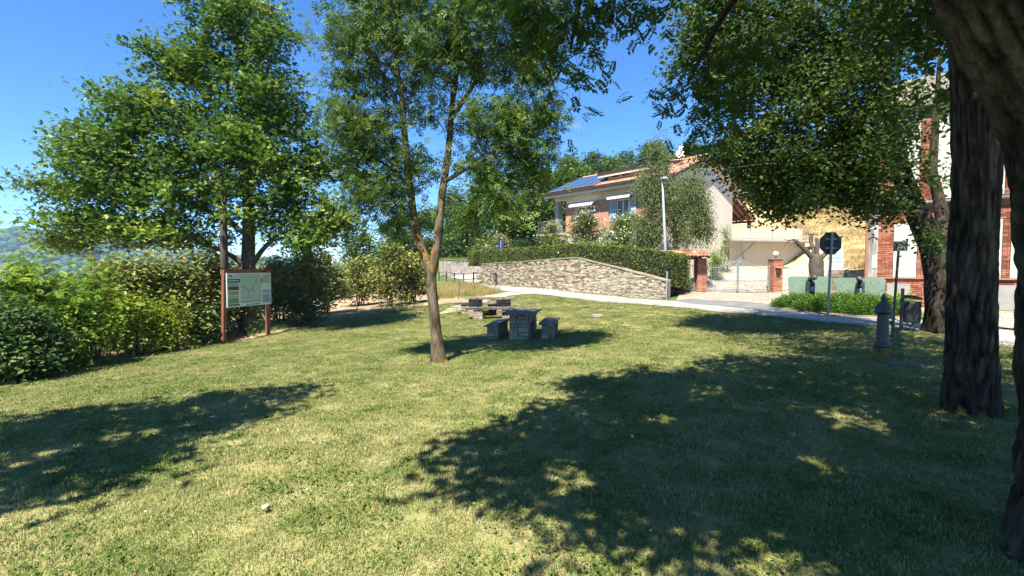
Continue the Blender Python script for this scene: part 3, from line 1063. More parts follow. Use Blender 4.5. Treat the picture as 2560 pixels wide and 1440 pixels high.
def scatter(name, label, pts, metas, smin, smax, seed):
    """one 'stuff' object: patches instanced on the points"""
    rs = np.random.default_rng(seed)
    col = bpy.data.collections.new(name + '_patches')
    for i, m_ in enumerate(metas):
        col.objects.link(bpy.data.objects.new(name + '_patch', m_))
    me = bpy.data.meshes.new(name)
    me.vertices.add(len(pts))
    me.vertices.foreach_set('co', np.asarray(pts, np.float32).ravel())
    for k, a, t in (('rz', rs.uniform(0, 6.283, len(pts)), 'FLOAT'), ('sc', rs.uniform(smin, smax, len(pts)), 'FLOAT'), ('pick', rs.integers(0, len(metas), len(pts)), 'INT')):
        at = me.attributes.new(k, t, 'POINT')
        at.data.foreach_set('value', a.astype(np.float32 if t == 'FLOAT' else np.int32))
    o = tag(link(bpy.data.objects.new(name, me)), label, None, None, 'stuff')
    ng = bpy.data.node_groups.new(name, 'GeometryNodeTree')
    ng.interface.new_socket('Geometry', in_out='INPUT', socket_type='NodeSocketGeometry')
    ng.interface.new_socket('Geometry', in_out='OUTPUT', socket_type='NodeSocketGeometry')
    gi, go = ng.nodes.new('NodeGroupInput'), ng.nodes.new('NodeGroupOutput')
    ip = ng.nodes.new('GeometryNodeInstanceOnPoints')
    ci = ng.nodes.new('GeometryNodeCollectionInfo')
    ci.inputs[0].default_value = col
    ci.inputs['Separate Children'].default_value = True
    ip.inputs['Pick Instance'].default_value = True

    def attr(k, t):
        a = ng.nodes.new('GeometryNodeInputNamedAttribute')
        a.data_type = t
        a.inputs[0].default_value = k
        return a.outputs[0]
    cx = ng.nodes.new('ShaderNodeCombineXYZ')
    ng.links.new(attr('rz', 'FLOAT'), cx.inputs[2])
    ng.links.new(cx.outputs[0], ip.inputs['Rotation'])
    ng.links.new(attr('sc', 'FLOAT'), ip.inputs['Scale'])
    ng.links.new(attr('pick', 'INT'), ip.inputs['Instance Index'])
    ng.links.new(gi.outputs[0], ip.inputs['Points'])
    ng.links.new(ci.outputs[0], ip.inputs['Instance'])
    ng.links.new(ip.outputs[0], go.inputs[0])
    md = o.modifiers.new('patches', 'NODES')
    md.node_group = ng
    return o


def jitter_pts(poly, step, seed, cond=None):
    rs = np.random.default_rng(seed)
    xs = [p[0] for p in poly]
    ys = [p[1] for p in poly]
    X, Y = np.meshgrid(np.arange(min(xs), max(xs), step), np.arange(min(ys), max(ys), step))
    X = X.ravel() + rs.uniform(-.5, .5, X.size) * step
    Y = Y.ravel() + rs.uniform(-.5, .5, Y.size) * step
    k = inpoly(X, Y, poly)
    if cond is not None:
        k &= cond(X, Y)
    X, Y = X[k], Y[k]
    return np.stack([X, Y, Hn(X, Y)], 1)


pm = [patch_mesh('lawn_patch', 520, .17, .012, .04, .0022, 1.4, 'blade', 30 + i, 70 if i < 2 else 0) for i in range(6)]
lp = jitter_pts(LAWN, .21, 5, lambda X, Y: (Y > .6) & (np.abs(X) < 1.2 * Y + 2.5))
scatter('lawn_grass', 'short mown grass, green mixed with dry straw blades', lp, pm, .8, 1.25, 6)
wm = [patch_mesh('weed_patch', 26, .07, .06, .14, .004, .9, 'wild_blade', 60 + i, 10) for i in range(3)]
wp = jitter_pts(LAWN, .75, 9, lambda X, Y: (Y > .8) & (np.abs(X) < 1.2 * Y + 2.5))
wp = wp[np.random.default_rng(3).uniform(0, 1, len(wp)) < .38]
scatter('lawn_weeds', 'scattered taller green weeds in the lawn', wp, wm, .5, 1.0, 7)
dm = [patch_mesh('dry_patch', 160, .5, .12, .42, .006, .9, 'dry_blade', 70 + i) for i in range(3)]
dp = jitter_pts([(17.5, 26), (24, 24), (48, 30), (56, 62), (36, 66), (26, 47), (23.2, 38.5), (23.6, 36), (21, 30)], .8, 12)
scatter('dry_grass', 'golden dry grass on the hillside behind the garage', dp, dm, .8, 1.5, 13)
tm = [patch_mesh('tall_patch', 60, .35, .3, 1.0, .006, .7, 'dry_blade', 80 + i) for i in range(1)] + [patch_mesh('tall_patch', 60, .35, .3, .7, .007, .7, 'wild_blade', 84)]
tp = jitter_pts([(-5.2, 45), (-2.2, 36.5), (-1.0, 31.5), (-.5, 29.6), (-1.8, 27.4), (-4.5, 27.5), (-6, 33), (-7.5, 44)], .5, 15)
scatter('tall_grass', 'tall bleached grass below the path railing', tp, tm, .45, .8, 16)
gm = [patch_mesh('bank_patch', 110, .5, .2, .5, .012, .8, 'wild_blade', 90 + i) for i in range(2)]
gp = jitter_pts([(-21, 76), (-18, 63), (-9.4, 61), (-2.9, 46.8), (-2.4, 40), (-.6, 41.5), (0, 52), (-2, 74)], .6, 18)
gp[:, 2] = np.maximum(gp[:, 2], [ter_z(a, b) if inpoly(np.array([a]), np.array([b]), TER)[0] else -99 for a, b in gp[:, :2]])
scatter('bank_grass', 'bright green grass on the bank above the stone wall', gp, gm, .8, 1.4, 19)
em = [patch_mesh('edge_patch', 60, .3, .08, .3, .006, .9, 'wild_blade', 100 + i, 25) for i in range(3)]
ep = np.concatenate([jitter_pts([(-8.9, 7.6), (-9.8, 10.5), (-9.9, 12.8), (-9.3, 14.6), (-8.6, 17), (-7.7, 20), (-8.6, 20), (-9.6, 17), (-10.4, 14), (-10.8, 10.5), (-9.8, 7.4)], .42, 21),
                     jitter_pts([(-7.4, 19), (-6.4, 22), (-4.6, 24.4), (-4.8, 25.3), (-7, 23), (-8, 20)], .6, 22)])
scatter('edge_weeds', 'rough weeds along the foot of the hedge', ep, em, .6, 1.1, 23)


# ------------------------------------------------------------------ far hills and their woods
rx = np.linspace(-1500, 500, 90)
ridge_px = [-900, -200, 0, 150, 300, 450, 600, 800, 1100, 1700]
ridge_py = [540, 560, 573, 583, 604, 624, 640, 655, 662, 668]
D = 1150.0
hv, dep = [], np.linspace(0, 1, 26)
for x in rx:
    pxx = 1280 + x / D * F_PX
    top = CAM_Z + (670 - np.interp(pxx, ridge_px, ridge_py)) / F_PX * D + 3.0 * math.sin(x * .021) + 2 * math.sin(x * .057)
    for t in dep:
        y = D - 620 * (1 - t) if t < 1 else D
        prof = t ** 1.25
        hv.append((x * (1 - .25 * (1 - t)), y + 12 * math.sin(x * .013), -50 + (top + 50) * prof + 6 * math.sin(x * .016 + t * 7) * t * (1 - t) * 4))
ri = np.arange(len(hv)).reshape(len(rx), len(dep))
me = np_mesh('hills', hv, [np.stack([ri[:-1, :-1], ri[1:, :-1], ri[1:, 1:], ri[:-1, 1:]], -1).reshape(-1, 4)], None, True)
M['hill'] = surf('hill_fields', (.05, .075, .03), (.1, .11, .05), .012, .95, .2, .5, mode='World')
me.materials.append(M['hill'])
tag(link(bpy.data.objects.new('hills', me)), 'wooded blue-green ridge across the valley', None, None, 'structure')
hv = np.array(hv)
rs = np.random.default_rng(77)
wv, wf, wt = [], [], []
bm = bmesh.new()
bmesh.ops.create_icosphere(bm, subdivisions=1, radius=1)
iv = np.array([tuple(v.co) for v in bm.verts])
it = np.array([[v.index for v in f.verts] for f in bm.faces])
bm.free()
cells = rs.integers(0, len(rx) - 1, 5200), np.clip((len(dep) - 1) * rs.uniform(0, 1, 5200) ** .55, 0, len(dep) - 2).astype(int)
o = 0
for a, b in zip(*cells):
    if rx[a] > 0 or (math.sin(rx[a] * .03 + 2) + math.sin(b * 1.1 + rx[a] * .011)) > 1.25:
        continue
    p0, p1, p2 = hv[ri[a, b]], hv[ri[a + 1, b]], hv[ri[a, b + 1]]
    p = p0 + (p1 - p0) * rs.uniform() + (p2 - p0) * rs.uniform()
    s = rs.uniform(4, 9)
    wv.append(p + iv * np.array([s, s, s * .85]) * rs.uniform(.75, 1.2, (len(iv), 1)) + [0, 0, s * .3])
    wf.append(it + o)
    wt.append(np.full(len(iv), rs.uniform()))
    o += len(iv)
me = np_mesh('far_woods', np.concatenate(wv), [np.concatenate(wf)], np.concatenate(wt))
me.materials.append(M['wood1'])
tag(link(bpy.data.objects.new('far_woods', me)), 'distant woods covering the ridge', None, None, 'stuff')

# ------------------------------------------------------------------ masonry helpers
STONES = []
for i in range(10):
    STONES.append(MB().box((0, 0, 0), (1, 1, 1), jit=.09).mesh('stone', 'stone'))


def stone_wall_run(parent, path, tops, bases, thick, course, lens, mat, nparts, core_mat, name='stone', seed=1, gap=.012, proud=.03, faces=-1):
    """courses of single stones on the front side of a wall line; the nearest nparts are objects, the rest one joined part"""
    rs = random.Random(seed)
    path = [Vector((p[0], p[1])) for p in path]
    L = [0]
    for a, b in zip(path, path[1:]):
        L.append(L[-1] + (b - a).length)
    core = MB()
    for i in range(len(path) - 1):
        a, b = path[i], path[i + 1]
        d = (b - a).normalized()
        nrm = Vector((d.y, -d.x)) if faces > 0 else Vector((-d.y, d.x))
        q = [a, b, b - nrm * thick, a - nrm * thick]
        core.hexa([(p.x, p.y, z - .3) for p, z in zip(q, (bases[i], bases[i + 1], bases[i + 1], bases[i]))],
                  [(p.x, p.y, z - .01) for p, z in zip(q, (tops[i], tops[i + 1], tops[i + 1], tops[i]))])
    core.build('wall_core', core_mat, parent)
    items = []
    z0 = min(bases) - .05
    z = z0
    while z < max(tops):
        h = rs.uniform(*course)
        s = -rs.uniform(0, lens[0])
        while s < L[-1]:
            ln = rs.uniform(*lens)
            hs = h
            mid = s + ln / 2
            if 0 < mid < L[-1]:
                i = max(k for k in range(len(path)) if L[k] <= mid) if mid < L[-1] else len(path) - 2
                i = min(i, len(path) - 2)
                f = (mid - L[i]) / (L[i + 1] - L[i])
                top = tops[i] + (tops[i + 1] - tops[i]) * f
                base = bases[i] + (bases[i + 1] - bases[i]) * f
                zc = z + hs / 2
                if base - .1 < zc and zc + hs * .5 < top + .02:
                    p = path[i].lerp(path[i + 1], f)
                    d = (path[i + 1] - path[i]).normalized()
                    nrm = Vector((d.y, -d.x)) if faces > 0 else Vector((-d.y, d.x))
                    l2 = min(ln, (L[-1] - mid) * 2, mid * 2)
                    if l2 < .08:
                        s += ln
                        continue
                    pr = proud * rs.uniform(.3, 1.4)
                    items.append((p + nrm * (pr - .06), math.atan2(d.y, d.x), zc, (l2 - gap, .12, hs - gap), rs.uniform(.05, .95)))
            s += ln
        z += h
    items.sort(key=lambda t: (t[0].length + .0) / (t[3][0] * t[3][2]) ** .5)
    rest = MB()
    ms = []
    for me0 in STONES:
        me2 = me0.copy()
        me2.materials.clear()
        me2.materials.append(M[mat])
        me2.name = name
        ms.append(me2)
    for k, (p, a, zc, sz, tn) in enumerate(items):
        if k < nparts:
            inst(rs.choice(ms), name, parent, (p.x, p.y, zc), a + rs.uniform(-.02, .02), sz, 0, rs.uniform(-.03, .03))
        else:
            rest.box((p.x, p.y, zc), sz, a, tn, .012)
    if rest.V:
        tag(rest.build('stonework' if name == 'stone' else 'brickwork', mat, parent), kind='stuff')
    return L[-1]


def bricks_face(parent, rects, M4, mat, nparts, bl=.25, bh=.065, joint=.011, depth=.05, seed=2, near=None):
    """running-bond bricks on the local x-z plane (facing -y), rects = (x0, x1, z0, z1); M4 None = parent's own space"""
    rs = random.Random(seed)
    items = []
    for (x0, x1, z0, z1) in rects:
        n = int((z1 - z0) / (bh + joint))
        for r in range(n):
            z = z0 + (r + .5) * (z1 - z0) / n
            x = x0 - (bl / 2 if r % 2 else 0)
            while x < x1 - .02:
                a, b = max(x, x0), min(x + bl, x1)
                if b - a > .04:
                    items.append(((a + b) / 2, z, b - a - joint, bh * (1 + rs.uniform(-.04, .04)), rs.uniform(0, 1)))
                x += bl
    if near:
        items.sort(key=lambda t: math.hypot(t[0] - near[0], t[1] - near[1]))
    ms = []
    for i in range(4):
        ms.append(MB().box((0, 0, 0), (1, 1, 1), jit=.025).mesh('brick', mat))
    rest = MB()
    for k, (x, z, l, h, tn) in enumerate(items):
        y = -depth / 2 + rs.uniform(-.006, .004)
        if k < nparts:
            inst(rs.choice(ms), 'brick', parent, (x, y, z), 0, (l, depth, h))
        else:
            rest.box((x, y, z), (l, depth, h), 0, tn, .002)
    if rest.V:
        tag(rest.build('brickwork', mat, parent), kind='stuff')


# ------------------------------------------------------------------ stone garden wall + coping
gw = thing('stone_wall', 'long pale dry-stone garden wall rising along the road under the clipped hedge', 'wall')
stone_wall_run(gw, WALL, WTOP, [.06, .08, .1, .13, .18],   .35, (.06, .105), (.14, .38), 'stone', 300, 'mortar', seed=4)
for i in range(len(WALL) - 1):
    a, b = Vector(WALL[i]), Vector(WALL[i + 1])
    n = int((b - a).length / .85)
    d = (b - a).normalized()
    nr = Vector((-d.y, d.x))
    for k in range(n):
        p, q = a.lerp(b, k / n) + d * .008, a.lerp(b, (k + 1) / n) - d * .008
        z0, z1 = WTOP[i] + (WTOP[i + 1] - WTOP[i]) * k / n, WTOP[i] + (WTOP[i + 1] - WTOP[i]) * (k + 1) / n
        c = [p + nr * .05, q + nr * .05, q - nr * .4, p - nr * .4]
        lo = [(v.x, v.y, z) for v, z in zip(c, (z0, z1, z1, z0))]
        t = .065 + random.uniform(-.006, .01)
        MB().hexa(lo, [(x, y, z + t) for x, y, z in lo]).build('coping_stone', 'coping', gw)
fw = thing('stone_wall', 'pinkish stone retaining wall behind the railing, topped by grassy bank', 'wall')
FWP, FWT = [(-2.85, 46), (-6.0, 53), (-9.25, 60)], [2.22, 2.45, 2.72]
stone_wall_run(fw, FWP, FWT, [.15, .2, .3], .4, (.2, .32), (.3, .6), 'stone_pink', 120, 'mortar_grey', seed=9, proud=.015)
for i in range(2):
    a, b = Vector(FWP[i]), Vector(FWP[i + 1])
    d = (b - a).normalized()
    nr = Vector((-d.y, d.x))
    for k in range(6):
        p, q = a.lerp(b, k / 6), a.lerp(b, (k + .98) / 6)
        z0 = FWT[i] + (FWT[i + 1] - FWT[i]) * k / 6
        c = [p + nr * .06, q + nr * .06, q - nr * .45, p - nr * .45]
        MB().hexa([(v.x, v.y, z0) for v in c], [(v.x, v.y, z0 + .1) for v in c]).build('coping_stone', 'coping', fw)

# ------------------------------------------------------------------ clipped hedge on the wall
HP = [(-2.1, 38.6), (.95, 33.9), (4.15, 29.2), (6.1, 26.3), (7.75, 24.0), (9.35, 26.35)]
HT = [2.95, 2.98, 3.04, 2.72, 2.36, 2.26]
HB = [1.7, 1.85, 2.0, 1.4, .75, .35]


def clipped_hedge(name, label, P, T, B, w, n, size, mat, seed):
    rs = np.random.default_rng(seed)
    t = thing(name, label, 'hedge', (P[0][0], P[0][1], B[0]))
    o = np.array([P[0][0], P[0][1], B[0]])
    P = np.array(P)
    core, cl = MB(), []
    seg = np.linalg.norm(np.diff(P, axis=0), axis=1)
    nrm = []
    for i in range(len(P)):
        d = (P[min(i + 1, len(P) - 1)] - P[max(i - 1, 0)])
        d /= np.linalg.norm(d)
        nrm.append(np.array([-d[1], d[0]]))
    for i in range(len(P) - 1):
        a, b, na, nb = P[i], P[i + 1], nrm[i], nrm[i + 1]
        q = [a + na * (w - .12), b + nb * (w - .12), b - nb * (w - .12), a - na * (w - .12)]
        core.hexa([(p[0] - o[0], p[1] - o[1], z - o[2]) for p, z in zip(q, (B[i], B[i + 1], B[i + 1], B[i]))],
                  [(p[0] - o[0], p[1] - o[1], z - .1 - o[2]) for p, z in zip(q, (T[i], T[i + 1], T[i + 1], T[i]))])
        m = int(n * seg[i] / seg.sum())
        f = rs.uniform(0, 1, m)
        u = rs.uniform(0, 1, m)
        zt, zb = T[i] + (T[i + 1] - T[i]) * f, B[i] + (B[i + 1] - B[i]) * f
        side = rs.choice([0, 1, 2], m, p=[.5, .12, .38])
        off = np.where(side == 0, w, np.where(side == 1, -w, rs.uniform(-w, w, m)))
        z = np.where(side == 2, zt, zb + (zt - zb) * u)
        rnd = np.clip((z - zt + .14) / .14, 0, 1)
        off = off * (1 - .18 * rnd ** 2)
        c = a[None] + (b - a)[None] * f[:, None] + (na[None] * (1 - f)[:, None] + nb[None] * f[:, None]) * off[:, None]
        ripple = .035 * np.sin(f * seg[i] * 4.1 + z * 5) + .03 * np.sin(f * seg[i] * 9.7 + i)
        p3 = np.stack([c[:, 0], c[:, 1], z], 1) - o + rs.normal(0, .035, (m, 3))
        p3[:, :2] += na[None] * ripple[:, None] * np.sign(off)[:, None]
        p3[:, 2] += ripple * (side == 2)
        tone = .5 + .22 * np.sin(c[:, 0] * 3.1 + z * 4) * np.sin(c[:, 1] * 2.3 + z * 7) + rs.normal(0, .1, m)
        cl.append(leaf_cloud(p3, size, T_kite(.6), .55, 0, tone, rs=rs))
    for e in (0, -1):
        m = int(n * .03)
        f, u = rs.uniform(-1, 1, m), rs.uniform(0, 1, m)
        c = P[e][None] + nrm[e][None] * (f * w)[:, None]
        z = B[e] + (T[e] - B[e]) * u
        cl.append(leaf_cloud(np.stack([c[:, 0], c[:, 1], z], 1) - o + rs.normal(0, .05, (m, 3)), size, T_kite(.6), .4, 0, None, rs=rs))
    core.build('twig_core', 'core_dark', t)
    leaf_obj('foliage', t, mat, cl)
    return t


clipped_hedge('clipped_hedge', 'long clipped green box hedge along the top of the stone wall', HP, HT, HB, .55, 58000, .095, 'box', 5)
clipped_hedge('clipped_hedge', 'short clipped hedge block at the far end of the stone wall by the blue sign', [(-2.6, 39.0), (-3.3, 40.7)], [2.95, 3.0], [1.75, 1.8], .5, 5500, .085, 'box', 6)
# ------------------------------------------------------------------ villa
HC = Vector((10.4, 30.0))
HZ = 1.45
HROT = math.atan2(-.752, .659)
ho = thing('villa', 'two-storey cream villa with red brick upper front and terracotta roof', 'house', (HC.x, HC.y, HZ), HROT)
LX, LY = -10.6, 7.9
EV, RG = 7.42 - HZ, 9.3 - HZ     # eave and ridge heights above the base
RY = LY / 2
FLZ = 4.35 - HZ
wl = MB()
wl.prism([(0, -.6), (LY, -.6), (LY, EV - .02), (RY, RG - .33), (0, EV - .02)], 0, -9.35, 0)
wl.box((LX / 2 - 9.35 / 2, LY / 2, FLZ / 2 - .4), (abs(LX) - 9.35, LY, FLZ + .6))
wl.box((LX / 2 - 9.35 / 2, LY / 2 + 1.4, (FLZ + EV) / 2), (abs(LX) - 9.35, LY - 2.8, EV - FLZ))
wl.box(((LX - 9.35) / 2, .16, EV - .28), (abs(LX) - 9.35, .3, .56))
wl.build('wall', 'cream', ho)
MB().box((LX + .22, .22, (FLZ + EV - .55) / 2 + .02), (.42, .42, EV - .55 - FLZ)).build('porch_column', 'grey_panel', ho, bevel=.02)
# brick cladding of the upper front, round the two windows
bk = MB()
WINS = [(-8.35, -6.5, FLZ + .75, 6.2 - HZ), (-4.55, -3.5, FLZ + .55, 6.38 - HZ)]
xs = [-9.35, WINS[0][0], WINS[0][1], WINS[1][0], WINS[1][1], -.02]
bt, bb = 6.57 - HZ, FLZ + .02
for i in range(5):
    x0, x1 = xs[i], xs[i + 1]
    if i in (1, 3):
        w_ = WINS[i // 2]
        bk.box(((x0 + x1) / 2, -.03, (bb + w_[2]) / 2), (x1 - x0, .06, w_[2] - bb))
        bk.box(((x0 + x1) / 2, -.03, (bt + w_[3]) / 2), (x1 - x0, .06, bt - w_[3]))
    else:
        bk.box(((x0 + x1) / 2, -.03, (bb + bt) / 2), (x1 - x0, .06, bt - bb))


def brickwall_mat():
    m, nt, out = new_mat('facing_brick')
    v = coords(nt, 'Object')
    sp = nd(nt, 'ShaderNodeSeparateXYZ')
    nt.links.new(v, sp.inputs[0])
    cb = nd(nt, 'ShaderNodeCombineXYZ')
    nt.links.new(sp.outputs[0], cb.inputs[0])
    nt.links.new(sp.outputs[2], cb.inputs[1])
    b = nd(nt, 'ShaderNodeTexBrick')
    nt.links.new(cb.outputs[0], b.inputs['Vector'])
    b.inputs['Scale'].default_value = 1
    b.inputs['Brick Width'].default_value = .25
    b.inputs['Row Height'].default_value = .075
    b.inputs['Mortar Size'].default_value = .008
    b.inputs['Color1'].default_value = (.4, .155, .095, 1)
    b.inputs['Color2'].default_value = (.48, .22, .145, 1)
    b.inputs['Mortar'].default_value = (.5, .4, .32, 1)
    col = mixc(nt, .25, b.outputs[0], ramp(nt, noise(nt, v, 2, 4), [(.3, (.4, .16, .1)), (.7, (.5, .26, .18))]))
    principled(nt, out, col, .9, bump(nt, b.outputs['Fac'], -.01, .6))
    return m


M['facing_brick'] = brickwall_mat()
bk.build('brick_cladding', 'facing_brick', ho)
for i, (x0, x1, z0, z1) in enumerate(WINS):
    fr = MB()
    for z in (z0 + .04, z1 - .04):
        fr.box(((x0 + x1) / 2, -.01, z), (x1 - x0, .1, .08))
    for x in (x0 + .04, (x0 + x1) / 2, x1 - .04):
        fr.box((x, -.008, (z0 + z1) / 2), (.08, .09, z1 - z0 - .16))
    wf_ = fr.build('window', 'white_paint', ho)
    for s in (0, 1):
        a = x0 + .08 + s * (x1 - x0 - .08) / 2
        MB().box((a + (x1 - x0 - .24) / 4, .01, (z0 + z1) / 2), ((x1 - x0 - .24) / 2, .02, z1 - z0 - .16)).build('pane', 'glass', wf_)
    MB().box(((x0 + x1) / 2, -.08, z0 - .03), (x1 - x0 + .2, .22, .06)).build('sill', 'cream', ho)
x0, x1, z0, z1 = WINS[1]
for s in (-1, 1):
    c = (x0 - .3) if s < 0 else (x1 + .3)
    sh = MB()
    sh.box((c, -.1, (z0 + z1) / 2), (.52, .035, z1 - z0)).build('shutter', 'shutter', ho, bevel=.006)
    for k in range(2):
        MB().box((c, -.125, z0 + (z1 - z0) * (.27 + .46 * k)), (.38, .012, (z1 - z0) * .36)).build('shutter_panel', 'steel_pale', ho)
# awnings with scalloped valance
for (xa, xb, zt) in ((-8.55, -6.3, 6.52 - HZ), (-5.0, -3.1, 6.72 - HZ)):
    aw = MB()
    aw.hexa([(xa, -.06, zt), (xb, -.06, zt), (xb, -.62, zt - .22), (xa, -.62, zt - .22)], [(xa, -.06, zt + .03), (xb, -.06, zt + .03), (xb, -.62, zt - .19), (xa, -.62, zt - .19)])
    n = 9
    for k in range(n):
        a, b = xa + (xb - xa) * k / n, xa + (xb - xa) * (k + 1) / n
        aw.prism([(a, zt - .2), (b, zt - .2), (b, zt - .3), ((a * 3 + b) / 4, zt - .36) if 0 else ((a + b) / 2, zt - .38), (a, zt - .3)], 1, -.632, -.622)
    aw.build('awning', 'awning', ho)
# roof: soffit slab, fascia, tiles in corrugated courses
ov, vg = .8, .4
sl = (RG - EV) / RY
for side in (0, 1):
    y0, y1 = (-ov, RY) if side == 0 else (LY + ov, RY)
    ze = EV - sl * ov
    sf = MB()
    sf.hexa([(LX - vg, y0, ze), (vg, y0, ze), (vg, y1, RG - .35 + .0), (LX - vg, y1, RG - .35)], [(LX - vg, y0, ze + .2), (vg, y0, ze + .2), (vg, y1, RG - .12), (LX - vg, y1, RG - .12)])
    rf_ = sf.build('roof', 'cream_light', ho)
    sgn = -1 if side == 0 else 1
    g = MB()
    g.box(((LX) / 2, y0 + sgn * .07, ze + .3), (abs(LX) + 2 * vg + .1, .14, .2))
    g.build('gutter', 'dark_fascia', rf_)
    for xv in (LX - vg - .03, vg + .03):
        vb = MB()
        vb.hexa([(xv - .03, y0, ze + .2), (xv + .03, y0, ze + .2), (xv + .03, y1, RG - .12), (xv - .03, y1, RG - .12)], [(xv - .03, y0, ze + .4), (xv + .03, y0, ze + .4), (xv + .03, y1, RG + .1), (xv - .03, y1, RG + .1)])
        vb.build('verge_board', 'dark_fascia', rf_)
    nx, rows = 264, 13
    X = np.linspace(LX - vg, vg, nx)
    V, T = [], []
    S = np.linspace(0, 1, rows + 1)
    rsx = np.random.default_rng(side)
    tn = rsx.uniform(.2, .9, (rows, nx // 4 + 1))
    for r in range(rows):
        for e, s in ((0, S[r]), (1, S[r + 1] + .012)):
            yy = y0 + (y1 - y0) * s + (sgn * .05 if r == 0 and e == 0 else 0)
            zz = ze + .2 + (RG - .12 - ze - .2) * s + .06 + (.03 if e == 0 else 0)
            for i, x in enumerate(X):
                V.append((x, yy, zz + .045 * abs(math.sin(i * math.pi / 4))))
                T.append(tn[r, i // 4])
    ri = np.arange(len(V)).reshape(rows * 2, nx)
    qs = [np.stack([ri[k, :-1], ri[k, 1:], ri[k + 1, 1:], ri[k + 1, :-1]], -1) for k in range(0, rows * 2 - 1)]
    me = np_mesh('roof_tiles', V, [np.concatenate(qs)], T, False)
    me.materials.append(M['tile'])
    tag(link(bpy.data.objects.new('roof_tiles', me), rf_), kind='stuff')
MB().tube([(LX - vg, RY, RG + .0), (vg, RY, RG + .0)], .13, 10).build('ridge_tile', 'tile', ho)


def on_roof(x, s, lift=0):
    """point on the front slope, s metres up from the eave line"""
    k = math.hypot(1, sl)
    return Vector((x, -ov + s / k, EV - sl * ov + .28 + (s / k) * (RG - .12 - (EV - sl * ov) - .2) / (RY + ov) + lift))


# solar panels
for r in range(3):
    for c in range(4):
        xa = -11.1 + c * 1.14
        p = [on_roof(xa, .55 + r * 1.46, .1), on_roof(xa + 1.11, .55 + r * 1.46, .1), on_roof(xa + 1.11, .55 + r * 1.46 + 1.42, .1), on_roof(xa, .55 + r * 1.46 + 1.42, .1)]
        fr = MB().hexa(p, [q + Vector((0, -.02, .045)) for q in p]).build('solar_panel', 'steel_pale', ho)
        c0 = sum(p, Vector()) / 4
        pin = [c0 + (q - c0) * .955 for q in p]
        MB().hexa([q + Vector((0, -.018, .04)) for q in pin], [q + Vector((0, -.024, .053)) for q in pin]).build('cell_glass', 'solar', fr) if 'solar' in M else None
# dormer
dm_ = MB()
xa, xb, yf = -6.28, -2.1, 1.15
dm_.prism([(yf, 7.9 - HZ), (yf, 8.5 - HZ), (RY + .1, 9.0 - HZ), (RY + .1, 7.9 - HZ)], 0, xa, xb)
dw = dm_.build('dormer', 'cream', ho)
lo = [(xa - .45, yf - .6, 8.28 - HZ), (xb + .45, yf - .6, 8.28 - HZ), (xb + .45, RY + .5, 9.0 - HZ), (xa - .45, RY + .5, 9.0 - HZ)]
MB().hexa(lo, [(x, y, z + .16) for x, y, z in lo]).build('dormer_soffit', 'cream_light', dw)
lo2 = [(x - (.02 if x < -4 else -.02), y - (.04 if y < 2 else 0), z + .16) for x, y, z in lo]
MB().hexa(lo2, [(x, y, z + .22) for x, y, z in lo2]).build('dormer_roof', 'dark_fascia', dw)
for k, xw in enumerate((-5.9, -5.05)):
    w2 = MB().box((xw + .35, yf - .01, 8.32 - HZ), (.75, .06, .3)).build('dormer_window', 'white_paint', dw)
    MB().box((xw + .35, yf - .045, 8.33 - HZ), (.6, .012, .18)).build('pane', 'glass', w2)
# chimney, aerial, dish
ch = MB()
ch.box((-2.9, 2.7, 8.9 - HZ), (.5, .5, .9))
ch.build('chimney', 'cream', ho)
MB().box((-2.9, 2.7, 9.43 - HZ), (.95, .95, .1)).build('chimney_cap', 'tile', ho)
ml = Vector((-.95, 2.2, 8.6 - HZ))
ae = MB()
ae.tube([ml, ml + Vector((0, 0, 2.0))], .025, 6)
ae.build('aerial_mast', 'steel', ho)
ab = MB()
ab.tube([ml + Vector((-.5, 0, 1.95)), ml + Vector((.35, .1, 1.85))], .012, 5)
for k in range(6):
    q = ml + Vector((-.5 + k * .15, .02, 1.95 - .018 * k))
    ab.tube([q + Vector((0, -.22, 0)), q + Vector((0, .22, 0))], .008, 4)
ab.build('aerial', 'steel', ho)
MB().box(ml + Vector((0, -.05, 1.05)), (.28, .14, .3)).build('aerial_box', 'cream_light', ho)
ds = MB().lathe([(.01, -.08), (.13, -.06), (.25, -.02), (.3, .02), (.27, .01), (.12, -.04), (.01, -.055)], seg=20)
dso = ds.build('satellite_dish', 'white_paint', ho, True)
dso.location = ml + Vector((.05, -.25, .62))
dso.rotation_euler = (R(68), 0, R(35))
arm = MB()
arm.tube([(0, .3, .0), (0, .1, .38)], .015, 5)
arm.build('feed_arm', 'steel', dso)
MB().box((.0, .1, .4), (.07, .07, .1)).build('feed_head', 'dark_metal', dso)
# loggia railing and balcony slab at the left end
MB().box((LX - .1, -.05, FLZ - .1), (2.9, .9, .16)).build('balcony_slab', 'cream', ho)
for k in range(15):
    x = LX - 1.4 + k * .19
    MB().tube([(x, -.45, FLZ), (x, -.45, FLZ + .95)], .012, 5).build('balcony_bar', 'steel', ho)
MB().box((LX - .1, -.45, FLZ + .97), (2.75, .05, .04)).build('handrail', 'steel', ho)
